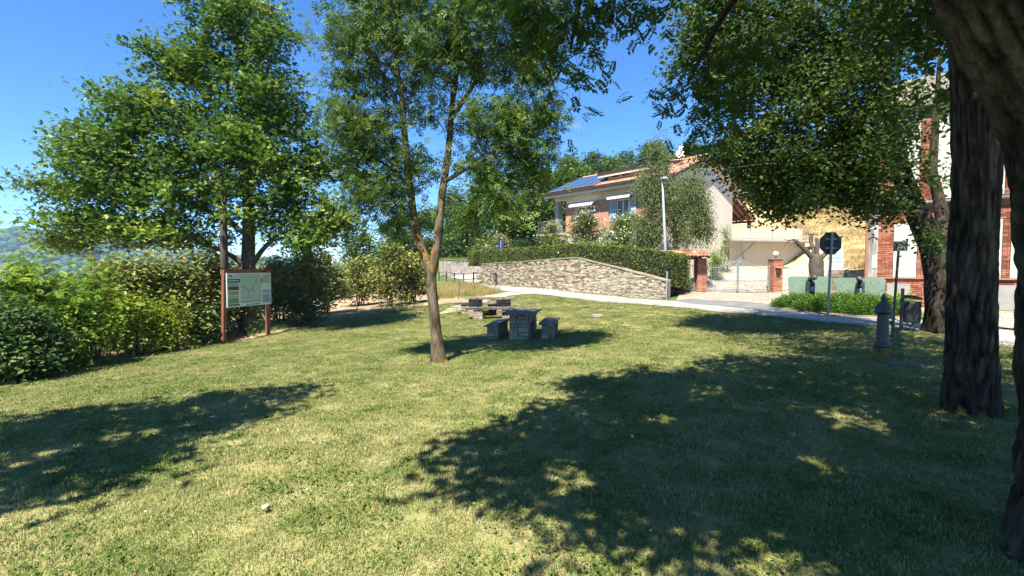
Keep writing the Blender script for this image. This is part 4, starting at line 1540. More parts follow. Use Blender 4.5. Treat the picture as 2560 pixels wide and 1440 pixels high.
# lean-to porch on the far side of the gable
pa, pb = Vector((.15, LY + .05, 6.75 - HZ)), Vector((-2.6, LY + .05, 6.75 - HZ))
lo = [Vector((.5, LY + .02, 6.6 - HZ)), Vector((.5, LY + 3.0, 5.35 - HZ)), Vector((-3.5, LY + 3.0, 5.35 - HZ)), Vector((-3.5, LY + .02, 6.6 - HZ))]
po = MB().hexa(lo[::-1], [p + Vector((0, 0, .12)) for p in lo[::-1]]).build('porch_roof', 'wood_dark', ho)
for k in range(9):
    x = .42 - k * .45
    MB().hexa([(x - .05, LY + .05, 6.46 - HZ), (x + .05, LY + .05, 6.46 - HZ), (x + .05, LY + 2.95, 5.24 - HZ), (x - .05, LY + 2.95, 5.24 - HZ)],
              [(x - .05, LY + .05, 6.6 - HZ), (x + .05, LY + .05, 6.6 - HZ), (x + .05, LY + 2.95, 5.38 - HZ), (x - .05, LY + 2.95, 5.38 - HZ)]).build('joist', 'tile', po)
MB().box((-1.5, LY + 2.75, 5.2 - HZ), (4.1, .16, .16)).build('porch_beam', 'wood_dark', ho)
MB().box((.1, LY + 2.75, 4.5 - HZ), (.24, .24, 1.35)).build('porch_post', 'wood_dark', ho)

# ------------------------------------------------------------------ garage terrace beside the villa
GA = Vector((15.6, 35.0))
GB = W(2012, 640, 37.0)
gd = Vector((GB.x - GA.x, GB.y - GA.y))
gl = gd.length
ga = thing('garage', 'low cream garage block with railed roof terrace right of the villa', 'garage', (GA.x, GA.y, 1.35), math.atan2(gd.y, gd.x))
g = MB()
g.box((gl / 2 + .35, 2.0, 1.1), (gl - .7, 4.0, 2.2))
g.box((.35, 2.6, 1.1), (.7, 2.8, 2.2))
g.box((gl / 2 + .5, 1.9, 2.82), (gl - 1.0, 3.2, .85))
g.build('wall', 'cream_light', ga)
MB().box((.3, 1.15, 1.0), (.62, .06, 2.0)).build('garage_door', 'dark_metal', ga)
MB().box((gl / 2 - .15, -.3, 2.26), (gl + .5, 1.1, .12)).build('terrace_slab', 'grey_panel', ga)
MB().tube([(2.3, -.7, 2.2), (.9, -.02, .7)], .04, 6).build('brace', 'steel', ga)
MB().tube([(.9, -.7, 2.2), (1.9, -.02, .9)], .035, 6).build('brace', 'steel', ga)
for k in range(41):
    x = -.3 + k * (gl + .4) / 40
    big = k % 10 == 0
    MB().tube([(x, -.78, 2.32), (x, -.78, 3.32)], .028 if big else .011, 5).build('railing_bar', 'steel', ga)
for z in (2.42, 3.34):
    MB().box((gl / 2 - .1, -.78, z), (gl + .45, .05, .04)).build('railing_rail', 'steel', ga)
# low dark wall behind the guns
lw = thing('garden_wall', 'dark weathered low wall below the dry slope by the brick building', 'wall')
a, b = W(2070, 700, 24.5), W(2168, 700, 22.5)
stone_wall_run(lw, [(b.x + .6, b.y - .4), (a.x, a.y)], [1.52, 1.5], [.1, .1], .35, (.12, .2), (.2, .45), 'stone_table', 60, 'mortar', seed=31)
a, b = W(1952, 700, 27.9), W(2040, 700, 27.0)
lw2 = thing('stone_wall', 'low stone plinth carrying the bar fence right of the gate', 'wall')
stone_wall_run(lw2, [(b.x + 1.2, b.y - .2), (a.x + .5, a.y)], [.62, .62], [.15, .15], .3, (.1, .15), (.2, .4), 'stone', 40, 'mortar', seed=33)
bf = thing('bar_fence', 'thin grey bar fence on the plinth right of the gate pillar', 'fence')
p0, p1 = Vector((a.x + .45, a.y + .12, .62)), Vector((b.x + 1.2, b.y - .08, .62))
for k in range(22):
    q = p0.lerp(p1, k / 21)
    MB().tube([q, q + Vector((0, 0, 1.1))], .012, 5).build('bar', 'steel', bf)
for z in (.12, 1.02):
    MB().tube([p0 + Vector((0, 0, z)), p1 + Vector((0, 0, z))], .016, 5).build('rail', 'steel', bf)

# ------------------------------------------------------------------ gate: brick pillars, leaves, pedestrian gate and tiled canopy
def pillar(label, c, w, z0, h, rz, cap=True, n_seed=0):
    t = thing('gate_pillar', label, 'pillar', (c[0], c[1], z0), rz)
    MB().box((0, 0, h / 2 - .1), (w - .06, w - .06, h + .2)).build('pillar_core', 'mortar_grey', t)
    rs = random.Random(n_seed)
    ms = [MB().box((0, 0, 0), (1, 1, 1), jit=.02).mesh('brick', 'brick_gate') for _ in range(4)]
    nr = int(h / .074)
    for r in range(nr):
        z = (r + .5) * h / nr
        for f in range(4):
            a = f * math.pi / 2
            off = .25 if r % 2 else w - .25
            for (s0, s1) in ((0, off), (off, w)):
                if s1 - s0 < .06:
                    continue
                x, y = (s0 + s1) / 2 - w / 2, -w / 2 + .02
                inst(rs.choice(ms), 'brick', t, (x * math.cos(a) - y * math.sin(a), x * math.sin(a) + y * math.cos(a), z), a, (s1 - s0 - .011, .05, h / nr - .011))
    if cap:
        MB().box((0, 0, h + .035), (w + .1, w + .1, .07)).build('pillar_cap', 'coping', t, bevel=.01)
    return t


pr = W(1938, 690, 27.5)
prr = pillar('brick gate pillar with globe lamp and yellow letterbox', (pr.x, pr.y), .56, .12, 1.98, R(5), True, 1)
gl_ = thing('globe_lamp', 'round glass globe lamp on the brick gate pillar', 'lamp', (pr.x, pr.y, 2.17), 0)
MB().lathe([(.09, 0), (.1, .03), (.06, .05), (.05, .08)], seg=14).build('lamp_base', 'dark_metal', gl_)
gm_ = MB().lathe([(.05, .07)] + [(.17 * math.sin(a), .24 - .17 * math.cos(a)) for a in np.linspace(.35, 3.05, 12)] + [(.005, .41)], seg=18).build('globe', 'globe_glass', gl_, True)
lb = thing('letterbox', 'small yellow letterbox fixed to the brick gate pillar', 'letterbox', (pr.x - .02, pr.y - .37, 1.25), R(5))
MB().box((0, 0, .2), (.24, .12, .3)).build('box', 'dark_metal', lb, bevel=.02)
MB().box((0, -.02, .37), (.3, .18, .06)).build('lid', 'yellow_box', lb, bevel=.01)
pl_ = W(1750, 690, 26.9)
pillar('brick pillar between the pedestrian gate and the driveway gate', (pl_.x, pl_.y), .52, .15, 2.0, R(5), False, 2)
pp = W(1689, 690, 26.6)
pillar('brick pillar half hidden by the end of the clipped hedge', (pp.x, pp.y), .5, .2, 1.95, R(5), False, 3)


def gate_leaf_set(name, label, A, B, z0, hfun, nb, two=True):
    A, B = Vector(A), Vector(B)
    d = B - A
    t = thing(name, label, 'gate', (A.x, A.y, z0), math.atan2(d.y, d.x))
    L = d.length
    for k in range(nb + 1):
        x = L * k / nb
        h = hfun(k / nb)
        MB().tube([(x, 0, .06), (x, 0, h), (x, 0, h + .09)], [.011, .011, .002], 5).build('bar', 'steel', t)
    if nb > 15:
        for k in range(nb):
            x = L * (k + .5) / nb
            MB().tube([(x, 0, .06), (x, 0, .62)], .009, 4).build('lower_bar', 'steel', t)
    for z in (.08, .62):
        MB().box((L / 2, 0, z), (L, .035, .04)).build('rail', 'steel', t)
    MB().tube([(L * k / 24, 0, hfun(k / 24) - .08) for k in range(25)], .018, 5).build('top_rail', 'steel', t)
    for x in ([0, L / 2 - .025, L / 2 + .025, L] if two else [0, L]):
        MB().box((x, 0, (hfun(x / L)) / 2 + .02), (.05, .05, hfun(x / L))).build('stile', 'steel', t)
    return t, L


ga1, ga2 = W(1766, 700, 26.95), W(1922, 700, 27.4)
gt, gL = gate_leaf_set('driveway_gate', 'wide double-leaf grey iron driveway gate with arched top', (ga1.x, ga1.y), (ga2.x, ga2.y), .24, lambda f: 1.45 + .42 * math.exp(-((f - .5) / .2) ** 2), 38)
for s in (-1, 1):
    pts = []
    for k in range(26):
        a = k / 25 * 4 * math.pi
        r = .15 * (1 - k / 30)
        pts.append((gL / 2 + s * (.2 + r * math.cos(a) - .02), -.01, 1.62 + r * math.sin(a)))
    MB().tube(pts, .012, 5).build('scroll', 'steel', gt)
gsn = MB().box((gL * .66, -.035, 1.2), (.24, .012, .31)).build('gate_sign', 'white_paint', gt)
MB().box((gL * .66, -.043, 1.1), (.2, .006, .06)).build('red_band', 'red_sign', gsn)
MB().lathe([(.065, 0), (.065, .006)], seg=14).build('purple_disc', 'sign_purple', gsn)
gsn.children[-1].location = (gL * .66, -.041, 1.25)
gsn.children[-1].rotation_euler = (R(90), 0, 0)
MB().box((gL * .66, -.043, 1.33), (.2, .006, .025)).build('red_band', 'red_sign', gsn)
pa1, pa2 = W(1700, 700, 26.65), W(1735, 700, 26.85)
gate_leaf_set('pedestrian_gate', 'narrow grey iron pedestrian gate under the tiled canopy', (pa1.x, pa1.y), (pa2.x, pa2.y), .3, lambda f: 1.5, 7, False)
ct = W(1705, 640, 26.8)
cn = thing('gate_canopy', 'small terracotta tiled canopy over the pedestrian gate', 'canopy', (ct.x, ct.y, 2.1), R(5))
MB().box((0, 0, .06), (2.3, .16, .14)).build('beam', 'wood_dark', cn)
for s in (-1, 1):
    MB().hexa([(-1.3, 0, .36), (1.3, 0, .36), (1.3, s * .75, .1), (-1.3, s * .75, .1)], [(-1.3, 0, .4), (1.3, 0, .4), (1.3, s * .75, .14), (-1.3, s * .75, .14)]).build('canopy_board', 'wood_dark', cn)
    for k in range(5):
        MB().hexa([(-1.2 + k * .6, 0, .27), (-1.12 + k * .6, 0, .27), (-1.12 + k * .6, s * .7, .03), (-1.2 + k * .6, s * .7, .03)], [(-1.2 + k * .6, 0, .355), (-1.12 + k * .6, 0, .355), (-1.12 + k * .6, s * .7, .113), (-1.2 + k * .6, s * .7, .113)]).build('rafter', 'wood_dark', cn)


def tile_mesh():
    vs, fs = [], []
    for i, (y, r) in enumerate(((0, .082), (-.44, .1))):
        for off in (0, .018):
            for k in range(7):
                a = math.pi * k / 6
                vs.append(((r - off) * math.cos(a), y, (r - off) * math.sin(a) * .8))
    n = 7
    for k in range(6):
        fs += [(k, k + 1, 14 + k + 1, 14 + k), (7 + k + 1, 7 + k, 21 + k, 21 + k + 1), (14 + k, 14 + k + 1, 21 + k + 1, 21 + k), (k + 1, k, 7 + k, 7 + k + 1)]
    return MB().add(vs, fs).mesh('roof_tile', 'tile', True)


tmesh = tile_mesh()
pit = math.atan2(.26, .75)
for s in (-1, 1):
    for r in range(2):
        for c in range(13):
            u = .04 + r * .38
            inst(tmesh, 'roof_tile', cn, (-1.26 + c * .21 + random.uniform(-.01, .01), s * u * math.cos(pit), .42 - u * math.sin(pit) + (.02 if r == 0 else 0)), 0 if s < 0 else math.pi, (1, 1, 1), pit, 0)
for c in range(6):
    inst(tmesh, 'roof_tile', cn, (-1.28 + c * .43, 0, .43), R(90), (1, 1.05, 1))
st = thing('step', 'worn stone steps below the pedestrian gate', 'step', (pa1.x, pa1.y, .1), R(5))
MB().box((.35, -.35, .06), (1.5, .6, .16)).build('tread', 'coping', st, bevel=.02)
MB().box((.3, -.85, -.0), (1.9, .5, .12)).build('tread', 'coping', st, bevel=.02)

# ------------------------------------------------------------------ memorial building: brick pilasters, pale panels
mc = W(2191, 765, 18.6)
MD = Vector((.77, -.64)).normalized()
mm = thing('brick_building', 'old red brick building with pale blind panels behind the tree trunks', 'building', (mc.x, mc.y, .1), math.atan2(MD.y, MD.x))
PLZ, COR, TOPZ = 1.12, 3.95, 8.6
MB().box((2.9, 3.06, 4.3), (6.4, 6.0, 8.6)).build('wall', 'mortar_grey', mm)
fields = [(.46, 1.16), (1.52, 2.3), (2.66, 3.4), (3.6, 4.3)]
rects = [(-.3, 5.9, .0, PLZ - .05)]
xs = [-.02]
for a, b in fields:
    xs += [a, b]
xs.append(5.9)
for i in range(0, len(xs) - 1, 2):
    rects.append((xs[i], xs[i + 1], PLZ + .04, COR - .75))
rects.append((-.02, 5.9, COR - .74, COR - .12))
for i in range(0, len(xs) - 1, 2):
    rects.append((xs[i], xs[i + 1], COR + .08, 7.4))
bricks_face(mm, rects, None, 'brick', 300, .25, .064, near=(.2, 1.4), seed=12)
for k, (a, b) in enumerate(fields):
    MB().box(((a + b) / 2, -.012, (PLZ + COR - .7) / 2), (b - a - .02, .05, COR - .75 - PLZ)).build('pale_panel', 'white_panel', mm)
    MB().box(((a + b) / 2, -.012, (COR + 7.5) / 2), (b - a - .02, .05, 7.3 - COR)).build('pale_panel', 'white_panel', mm)
for k, (a, b) in enumerate(((.3, 1.0), (1.5, 2.2), (3.35, 4.0))):
    MB().box(((a + b) / 2, -.075, .45), (b - a, .05, .9)).build('plinth_panel', 'grey_panel', mm, bevel=.008)
MB().box((2.8, -.05, PLZ), (6.3, .14, .06)).build('plinth_moulding', 'tile', mm)
for k, (z, dpt, hh) in enumerate(((COR - .06, .16, .06), (COR, .26, .07), (7.55, .3, .16))):
    MB().box((2.8, -dpt / 2, z), (6.3, dpt, hh)).build('cornice', 'stucco_stain', mm)
MB().box((-.17, -.03, 4.2), (.32, .16, 8.4)).build('stucco_strip', 'stucco_stain', mm)
MB().tube([(-.36, -.14, 0), (-.36, -.14, 8.4)], .05, 8).build('drainpipe', 'tile', mm)
br = MB()
br.tube([(-.12, -.12, 3.0), (-.12, -.3, 3.06), (-.26, -.36, 3.02)], .018, 6)
br.tube([(-.12, -.3, 3.06), (.06, -.36, 3.04)], .018, 6)
br.tube([(-.12, -.3, 3.06), (-.12, -.3, 2.82)], .014, 6)
br.build('lamp_bracket', 'white_paint', mm)
MB().box((-.1, -.125, 1.75), (.12, .02, .5)).build('notice', 'white_paint', mm)

# ------------------------------------------------------------------ field guns behind the juniper
def field_gun(label, px, d, rz):
    p = W(px, 720, d)
    z0 = H(p.x, p.y)
    t = thing('field_gun', label, 'gun', (p.x, p.y, z0), rz, 'old field guns in front of the brick building')
    sh = [(-.62, .28), (.62, .28), (.7, 1.08), (.64, 1.15), (-.64, 1.15), (-.7, 1.08)]
    s = MB().prism(sh, 1, .0, .035).build('shield', 'gun_green', t)
    for bx in (-.45, -.2, .3, .5):
        for bz in (.45, 1.0):
            MB().lathe([(.012, 0), (.012, .012), (.004, .016)], seg=8).build('rivet', 'gun_dark', s)
            s.children[-1].location = (bx, 0, bz)
            s.children[-1].rotation_euler = (R(90), 0, 0)
    b = MB()
    b.tube([(0, .7, 1.02), (0, -.95, 1.12), (0, -.95, 1.12)], [.085, .06, .06], 14)
    b.build('barrel', 'gun_dark', t, True)
    mz = MB().lathe([(.03, .0), (.085, .0), (.085, .16), (.065, .18), (.065, .2)], seg=16).build('muzzle', 'gun_dark', t, True)
    mz.location = (0, -1.08, 1.13)
    mz.rotation_euler = (R(-86), 0, 0)
    MB().lathe([(.07, 0), (.075, .015), (.045, .015), (.045, .0)], seg=16).build('muzzle_ring', 'steel_pale', mz, True)
    MB().hexa([(-.1, -.55, .3), (.1, -.55, .3), (.16, .1, .3), (-.16, .1, .3)], [(-.085, -.62, .95), (.085, -.62, .95), (.13, .05, 1.02), (-.13, .05, 1.02)]).build('cradle', 'gun_dark', t, bevel=.02)
    MB().tube([(0, -.7, .9), (0, .3, .86)], .055, 10).build('recuperator', 'gun_dark', t, True)
    MB().box((0, -.66, .72), (.12, .05, .16)).build('cradle_clamp', 'steel_pale', t, bevel=.01)
    for s_ in (-1, 1):
        w = MB().lathe([(.03, -.06), (.3, -.06), (.34, -.03), (.34, .03), (.3, .06), (.03, .06)], seg=20).build('wheel', 'gun_dark', t)
        w.location = (s_ * .5, .22, .34)
        w.rotation_euler = (0, R(90), 0)
        MB().lathe([(.12, -.08), (.12, .08)], seg=12).build('hub', 'gun_green', w)
        MB().tube([(s_ * .12, .3, .4), (s_ * .55, 1.9, .08)], .05, 6).build('trail_leg', 'gun_green', t)
    return t


field_gun('old field gun with pale green shield, in front of the pollarded trunk', 2024, 17.2, R(-25))
field_gun('old field gun with pale green shield, nearer the brick building', 2150, 16.4, R(-38))

# ------------------------------------------------------------------ picnic tables
def masonry_leg(parent, c, sx, sy, z0, z1, seed, name='pedestal'):
    rs = random.Random(seed)
    pd = MB().box((c[0], c[1], (z0 + z1) / 2), (sx - .07, sy - .07, z1 - z0)).build(name, 'mortar_grey' if 0 else 'core_stone', parent)
    ms = [MB().box((0, 0, 0), (1, 1, 1), jit=.07).mesh('stone', 'stone_table') for _ in range(5)]
    z = z0
    while z < z1 - .03:
        h = min(rs.uniform(.07, .13), z1 - z)
        for f in range(4):
            w, dd = (sx, sy) if f % 2 == 0 else (sy, sx)
            s = 0
            while s < w - .02:
                l = min(rs.uniform(.12, .26), w - s)
                if w - s - l < .07:
                    l = w - s
                x, y = s + l / 2 - w / 2, -dd / 2 + .02 + rs.uniform(-.008, .008)
                a = f * math.pi / 2
                inst(rs.choice(ms), 'stone', pd, (c[0] + x * math.cos(a) - y * math.sin(a), c[1] + x * math.sin(a) + y * math.cos(a), z + h / 2), a, (l - .012, .075, h - .012))
                s += l
        z += h
    return pd


M['core_stone'] = surf('grey_bedding_mortar', (.2, .18, .15), (.13, .12, .1), 5, .95)


def slab(parent, name, c, s, rz=0, jit=.02, tilt=0):
    o = MB().box((0, 0, 0), s, 0, .5, jit).build(name, 'slab', parent, bevel=.008)
    o.location = c
    o.rotation_euler = (0, tilt, rz)
    return o


tb = G(1297, 851)
yaw = math.atan2(-tb.x, tb.y) - .18
t1 = thing('picnic_table', 'stone picnic table seen end-on in the ash tree shade, built of grey blocks', 'table', tb, yaw)
masonry_leg(t1, (0, .26), .52, .5, -.08, .68, 3)
masonry_leg(t1, (0, 1.35), .52, .5, -.08, .68, 5)
slab(t1, 'table_top', (0, .8, .735), (.86, 2.05, .085), 0, .03)
for s, lab in ((-1, 'stone bench on the trunk side of the near picnic table'), (1, 'stone bench on the road side of the near picnic table')):
    o = t1.matrix_basis if 0 else Matrix.Translation(tb) @ Matrix.Rotation(yaw, 4, 'Z')
    q = o @ Vector((s * .78, .28, 0))
    q.z = H(q.x, q.y)
    b_ = thing('stone_bench', lab, 'bench', q, yaw, 'benches at the picnic tables')
    masonry_leg(b_, (0, .02), .3, .34, -.08, .4, 8 + s)
    masonry_leg(b_, (0, 1.0), .3, .34, -.08, .4, 12 + s)
    slab(b_, 'seat_slab', (0, .5, .435), (.42, 1.75, .07), 0, .02, R(3) * s)
tb2 = G(1226, 790)
yaw2 = R(4)
t2 = thing('picnic_table', 'stone picnic table seen side-on in sunshine, farther from the camera', 'table', tb2, yaw2)
masonry_leg(t2, (-.62, 0), .52, .46, -.08, .69, 21)
masonry_leg(t2, (.55, 0), .55, .46, -.08, .69, 23)
slab(t2, 'table_top', (-.45, 0, .74), (1.25, .85, .075), 0, .025)
slab(t2, 'table_top', (.62, .02, .735), (.84, .84, .07), R(1), .025)
for s, lab in ((-1, 'stone bench in front of the farther picnic table'), (1, 'stone bench behind the farther picnic table')):
    q = tb2 + Vector((.1 if s < 0 else -.55, s * .82, 0))
    q.z = H(q.x, q.y)
    b_ = thing('stone_bench', lab, 'bench', q, yaw2, 'benches at the picnic tables')
    masonry_leg(b_, (-.55, 0), .34, .3, -.08, .4, 31 + s)
    masonry_leg(b_, (.6, 0), .34, .3, -.08, .4, 35 + s)
    slab(b_, 'seat_slab', (0, 0, .435), (2.05, .42, .065), 0, .02)

# ------------------------------------------------------------------ trail information board
bl = G(559, 861)
br_ = W(667, 760, bl.y + 1.62)
bdv = Vector((br_.x - bl.x, br_.y - bl.y))
bw = bdv.length
zb = bl.z
io = thing('information_board', 'trail map board on two red-brown posts before the hazel bushes', 'sign board', bl, math.atan2(bdv.y, bdv.x))
lean = .09
for x in (0, bw):
    zz = H(bl.x + bdv.x * x / bw, bl.y + bdv.y * x / bw) - zb
    MB().hexa([(x - .06, -.05, zz - .2), (x + .06, -.05, zz - .2), (x + .06, .05, zz - .2), (x - .06, .05, zz - .2)],
              [(x - .06 + lean, -.05, 2.3), (x + .06 + lean, -.05, 2.3), (x + .06 + lean, .05, 2.3), (x - .06 + lean, .05, 2.3)]).build('post', 'brown_post', io, bevel=.006)
MB().box((bw / 2 + lean, .06, 2.24), (bw + .14, .05, .16)).build('top_board', 'brown_post', io)
pz0, pz1 = 1.13, 2.2
pnl = MB().box((bw / 2 + .1, -.075, (pz0 + pz1) / 2), (bw + .02, .03, pz1 - pz0)).build('panel', 'panel_white', io)


def prn(name, u0, u1, v0, v1, mat, lift=.004):
    """printed field on the panel, u,v from 0 to 1"""
    X0, X1 = .1 - .01 + u0 * (bw + .02), .1 - .01 + u1 * (bw + .02)
    Z0, Z1 = pz0 + v0 * (pz1 - pz0), pz0 + v1 * (pz1 - pz0)
    return MB().box(((X0 + X1) / 2, -.09 - lift / 2, (Z0 + Z1) / 2), (X1 - X0, lift, Z1 - Z0)).build(name, mat, pnl)


prn('map_print', .285, .76, .17, .97, 'map_green')
prn('title_band', .015, .28, .72, .83, 'print_green')
prn('title_line', .03, .25, .765, .79, 'panel_white', .007)
prn('logo', .04, .12, .9, .94, 'print_dark')
prn('photo_print', .02, .25, .6, .71, 'print_grey')
prn('photo_print', .02, .25, .5, .6, 'print_dark')
prn('photo_print', .03, .24, .36, .47, 'print_tan')
prn('photo_print', .03, .24, .27, .34, 'print_grey')
prn('photo_print', .02, .24, .11, .26, 'print_green_light')
prn('footer_band', .015, .26, .04, .09, 'print_green')
prn('scale_band', .285, .75, .125, .15, 'print_green')
prn('legend_print', .785, .985, .68, .97, 'map_green')
prn('legend_print', .785, .985, .36, .47, 'print_grey')
prn('legend_print', .785, .985, .06, .33, 'print_grey')
prn('legend_tab', .765, .785, .7, .82, 'print_dark', .006)
for k in range(6):
    prn('text_line', .81, .96 - .03 * (k % 3), .90 - .04 * k, .906 - .04 * k, 'print_dark', .007)
for k in range(7):
    prn('text_line', .8, .97 - .04 * (k % 2), .29 - .03 * k, .294 - .03 * k, 'print_dark', .007)
for k in range(3):
    prn('text_line', .04 + .05 * k, .075 + .05 * k, .86, .87, 'print_dark', .006)


def pline(pts, r=.004, mat='print_dark'):
    q = [(.09 + u * (bw + .02), -.098, pz0 + v * (pz1 - pz0)) for u, v in pts]
    MB().tube(q, r, 4).build('trail_line', mat, pnl)


pline([(.29, .57), (.36, .58), (.4, .53), (.38, .47), (.3, .46)])
pline([(.4, .56), (.46, .47), (.52, .51), (.47, .44)])
pline([(.66, .95), (.67, .85), (.62, .72), (.57, .6), (.53, .53), (.52, .5), (.57, .47), (.61, .44)])
pline([(.54, .54), (.57, .5), (.59, .42), (.57, .34), (.6, .29), (.55, .28)])
pline([(.47, .44), (.45, .33), (.46, .25), (.5, .25), (.54, .24)])
pline([(.19, .87), (.2, .93), (.23, .88), (.25, .95), (.27, .89)], .006)
for k, (u, hgt) in enumerate(((.42, .05), (.5, .035), (.56, .07), (.63, .05), (.7, .045))):
    X = .09 + u * (bw + .02)
    MB().prism([(X - .07, pz0 + .03), (X + .07, pz0 + .03), (X, pz0 + .03 + hgt)], 1, -.096, -.0915).build('profile_print', 'print_green_light', pnl)

# ------------------------------------------------------------------ pole and wire
pb_ = W(563, 840, 15.9)
zb = H(pb_.x, pb_.y)
up_ = thing('utility_pole', 'grey weathered wooden utility pole behind the information board', 'pole', (pb_.x, pb_.y, zb))
MB().tube([(0, 0, -.3), (.03, 0, 3), (.06, 0, 5.5)], [.13, .12, .09], 12).build('shaft', 'pole_wood', up_, True)
MB().box((.06, -.1, 5.25), (.9, .08, .08)).build('crossarm', 'pole_wood', up_)
for s in (-1, 1):
    MB().lathe([(.03, 0), (.045, .04), (.03, .07), (.045, .1), (.02, .12)], (.06 + s * .35, -.1, 5.29), 10).build('insulator', 'white_paint', up_)
wr = MB()
A_, B_ = Vector((pb_.x - .29, pb_.y - .1, zb + 5.4)), W(-700, 392, 40)
wr.tube([A_.lerp(B_, k / 20) - Vector((0, 0, 1.3 * 4 * (k / 20) * (1 - k / 20))) for k in range(21)], .018, 4)
tag(wr.build('overhead_wire', 'dark_metal'), 'thin overhead wire running left from the utility pole', 'wire')

# ------------------------------------------------------------------ fountain, bin, signs, lamp post
fp = G(2204, 903)
fo = thing('water_fountain', 'cast iron street fountain column with finial and ochre mossy foot', 'fountain', fp, R(20))
MB().lathe([(0.129, -.05), (0.129, .2), (0.118, .23)], seg=8).build('foot', 'moss_yellow', fo)
MB().lathe([(0.118, .23), (0.125, .25), (0.114, .28), (0.099, .3), (0.090, .33), (0.082, .72), (0.085, .76)], seg=24).build('column', 'iron', fo, True)
MB().lathe([(0.085, .76), (0.125, .775), (0.129, .8), (0.114, .82), (0.125, .835), (0.122, .86), (0.084, .91), (0.038, .95), (0.023, .965)], seg=24).build('cap', 'iron', fo, True)
MB().lathe([(0.023, .965), (0.027, .98), (0.038, 1.0), (0.034, 1.03), (0.015, 1.06), (0.003, 1.08)], seg=14).build('finial', 'iron', fo, True)
MB().tube([(.1, 0, .62), (.2, 0, .63), (.23, 0, .58)], [.022, .02, .018], 8).build('spout', 'iron', fo)
fo.scale = (1, 1, 1.07)
fs_ = G(2250, 912)
tag(MB().box((0, 0, 0), (.62, .3, .05), R(-8), .5, .015).build('drain_slab', 'concrete', None, bevel=.01), 'worn stone drain slab on the ground at the fountain foot', 'slab').location = fs_ + Vector((.1, 0, .015))
bp = G(2252, 829)
bn = thing('litter_bin', 'round dark metal litter bin with tilted lid on a post by the road', 'bin', bp, 0)
MB().tube([(0, 0, -.2), (.01, 0, 1.02)], .035, 10).build('post', 'dark_metal', bn)
MB().lathe([(.165, .22), (.17, .23), (.175, .68), (.18, .7), (.165, .7), (.16, .26)], (.24, 0, 0), 22).build('bucket', 'dark_metal', bn, True)
li = MB().lathe([(.2, 0), (.19, .04), (.1, .075), (.01, .085)], seg=22).build('lid', 'dark_metal', bn, True)
li.location = (.22, 0, .78)
li.rotation_euler = (0, R(7), 0)
for a in (0, 1):
    MB().tube([(.12, .0, .23), (.2, .05 * (1 - 2 * a), .12), (.3, 0, .2)], .01, 5).build('bracket', 'dark_metal', bn)
sp_ = G(2229, 846)
sg = thing('symbol_sign', 'small square sign with dark round symbol on a slim post', 'sign', sp_, R(-30))
MB().tube([(0, 0, -.2), (.055, 0, 1.55), (.07, 0, 2.0)], .026, 10).build('post', 'dark_metal', sg)
MB().box((.09, -.035, 1.98), (.24, .012, .21)).build('plate', 'sign_back_pale', sg, bevel=.003)
dk = MB()
for k in range(3):
    a0 = k * 2 * math.pi / 3
    pts = [(.09 + .06 * math.cos(a0 + t) * (1 - .1 * math.sin(3 * t)), -.046, 1.985 + .06 * math.sin(a0 + t)) for t in np.linspace(0, 1.7, 8)]
    dk.tube(pts, [.006, .012, .014, .014, .014, .016, .012, .003], 6)
dk.tube([(.07, -.046, 1.985), (.11, -.046, 1.99)], .012, 6)
dk.build('round_symbol', 'sign_symbol', sg)
ss_ = G(2068, 808)
so = thing('stop_sign', 'octagonal stop sign seen from its dark back on a leaning post', 'road sign', ss_, R(2))
MB().tube([(0, 0, -.2), (.04, 0, 1.5), (.07, 0, 2.48)], .032, 10).build('post', 'steel', so)
oc = [(.325 * math.cos(R(22.5 + 45 * k)), .325 * math.sin(R(22.5 + 45 * k))) for k in range(8)]
pz = MB().prism([(.06 + x, 2.18 + z) for x, z in oc], 1, .035, .05).build('octagon_plate', 'sign_back', so)
MB().prism([(.06 + x * .97, 2.18 + z * .97) for x, z in oc], 1, .0505, .053).build('red_face', 'red_sign', pz)
for z in (2.05, 2.3):
    MB().box((.06, .03, z), (.3, .03, .04)).build('clamp', 'steel', pz)
b3 = W(1249, 702, 37.0)
s3 = thing('road_sign', 'small blue road sign seen from behind on a pale pole by the wall', 'road sign', (b3.x, b3.y, H(b3.x, b3.y)), R(12))
MB().tube([(0, 0, -.2), (.12, 0, 3.45)], .035, 8).build('post', 'steel_pale', s3)
MB().box((.12, .045, 3.1), (.42, .02, .62)).build('plate', 'blue_sign', s3)
b4 = W(1666, 748, 22.8)
tag(MB().tube([(b4.x, b4.y, 0), (b4.x + .02, b4.y, 1.45)], .03, 8).build('marker_post', 'steel_pale'), 'short bare grey steel post at the low end of the stone wall', 'post')
b5 = W(1664, 640, 25.6)
lp_ = thing('street_lamp', 'tall slim pale grey lamp post rising behind the hedge before the birch', 'street lamp', (b5.x, b5.y, .7))
tp_ = W(1656, 448, 25.6)
MB().tube([(0, 0, -.1), (0, 0, 1.6), (tp_.x - b5.x, 0, tp_.z - .7)], [.08, .075, .05], 12).build('pole', 'steel_pale', lp_, True)
MB().hexa([(-.3, -.35, 0), (-.06, -.35, 0), (-.06, .2, .0), (-.3, .2, 0)], [(-.27, -.3, .1), (-.09, -.3, .1), (-.09, .15, .14), (-.27, .15, .14)]).build('lantern', 'steel', lp_, bevel=.01).location = (0, 0, tp_.z - .72)
b6 = W(2073, 740, 21.0)
s6 = thing('notice_sign', 'pale blue notice board on a post beside the pollarded tree', 'sign', (b6.x, b6.y, H(b6.x, b6.y)), R(-30))
MB().tube([(0, 0, -.1), (0, 0, 2.05)], .035, 8).build('post', 'steel_pale', s6)
MB().box((.22, -.05, 1.95), (.5, .03, .95)).build('plate', 'sign_paleblue', s6, bevel=.004)
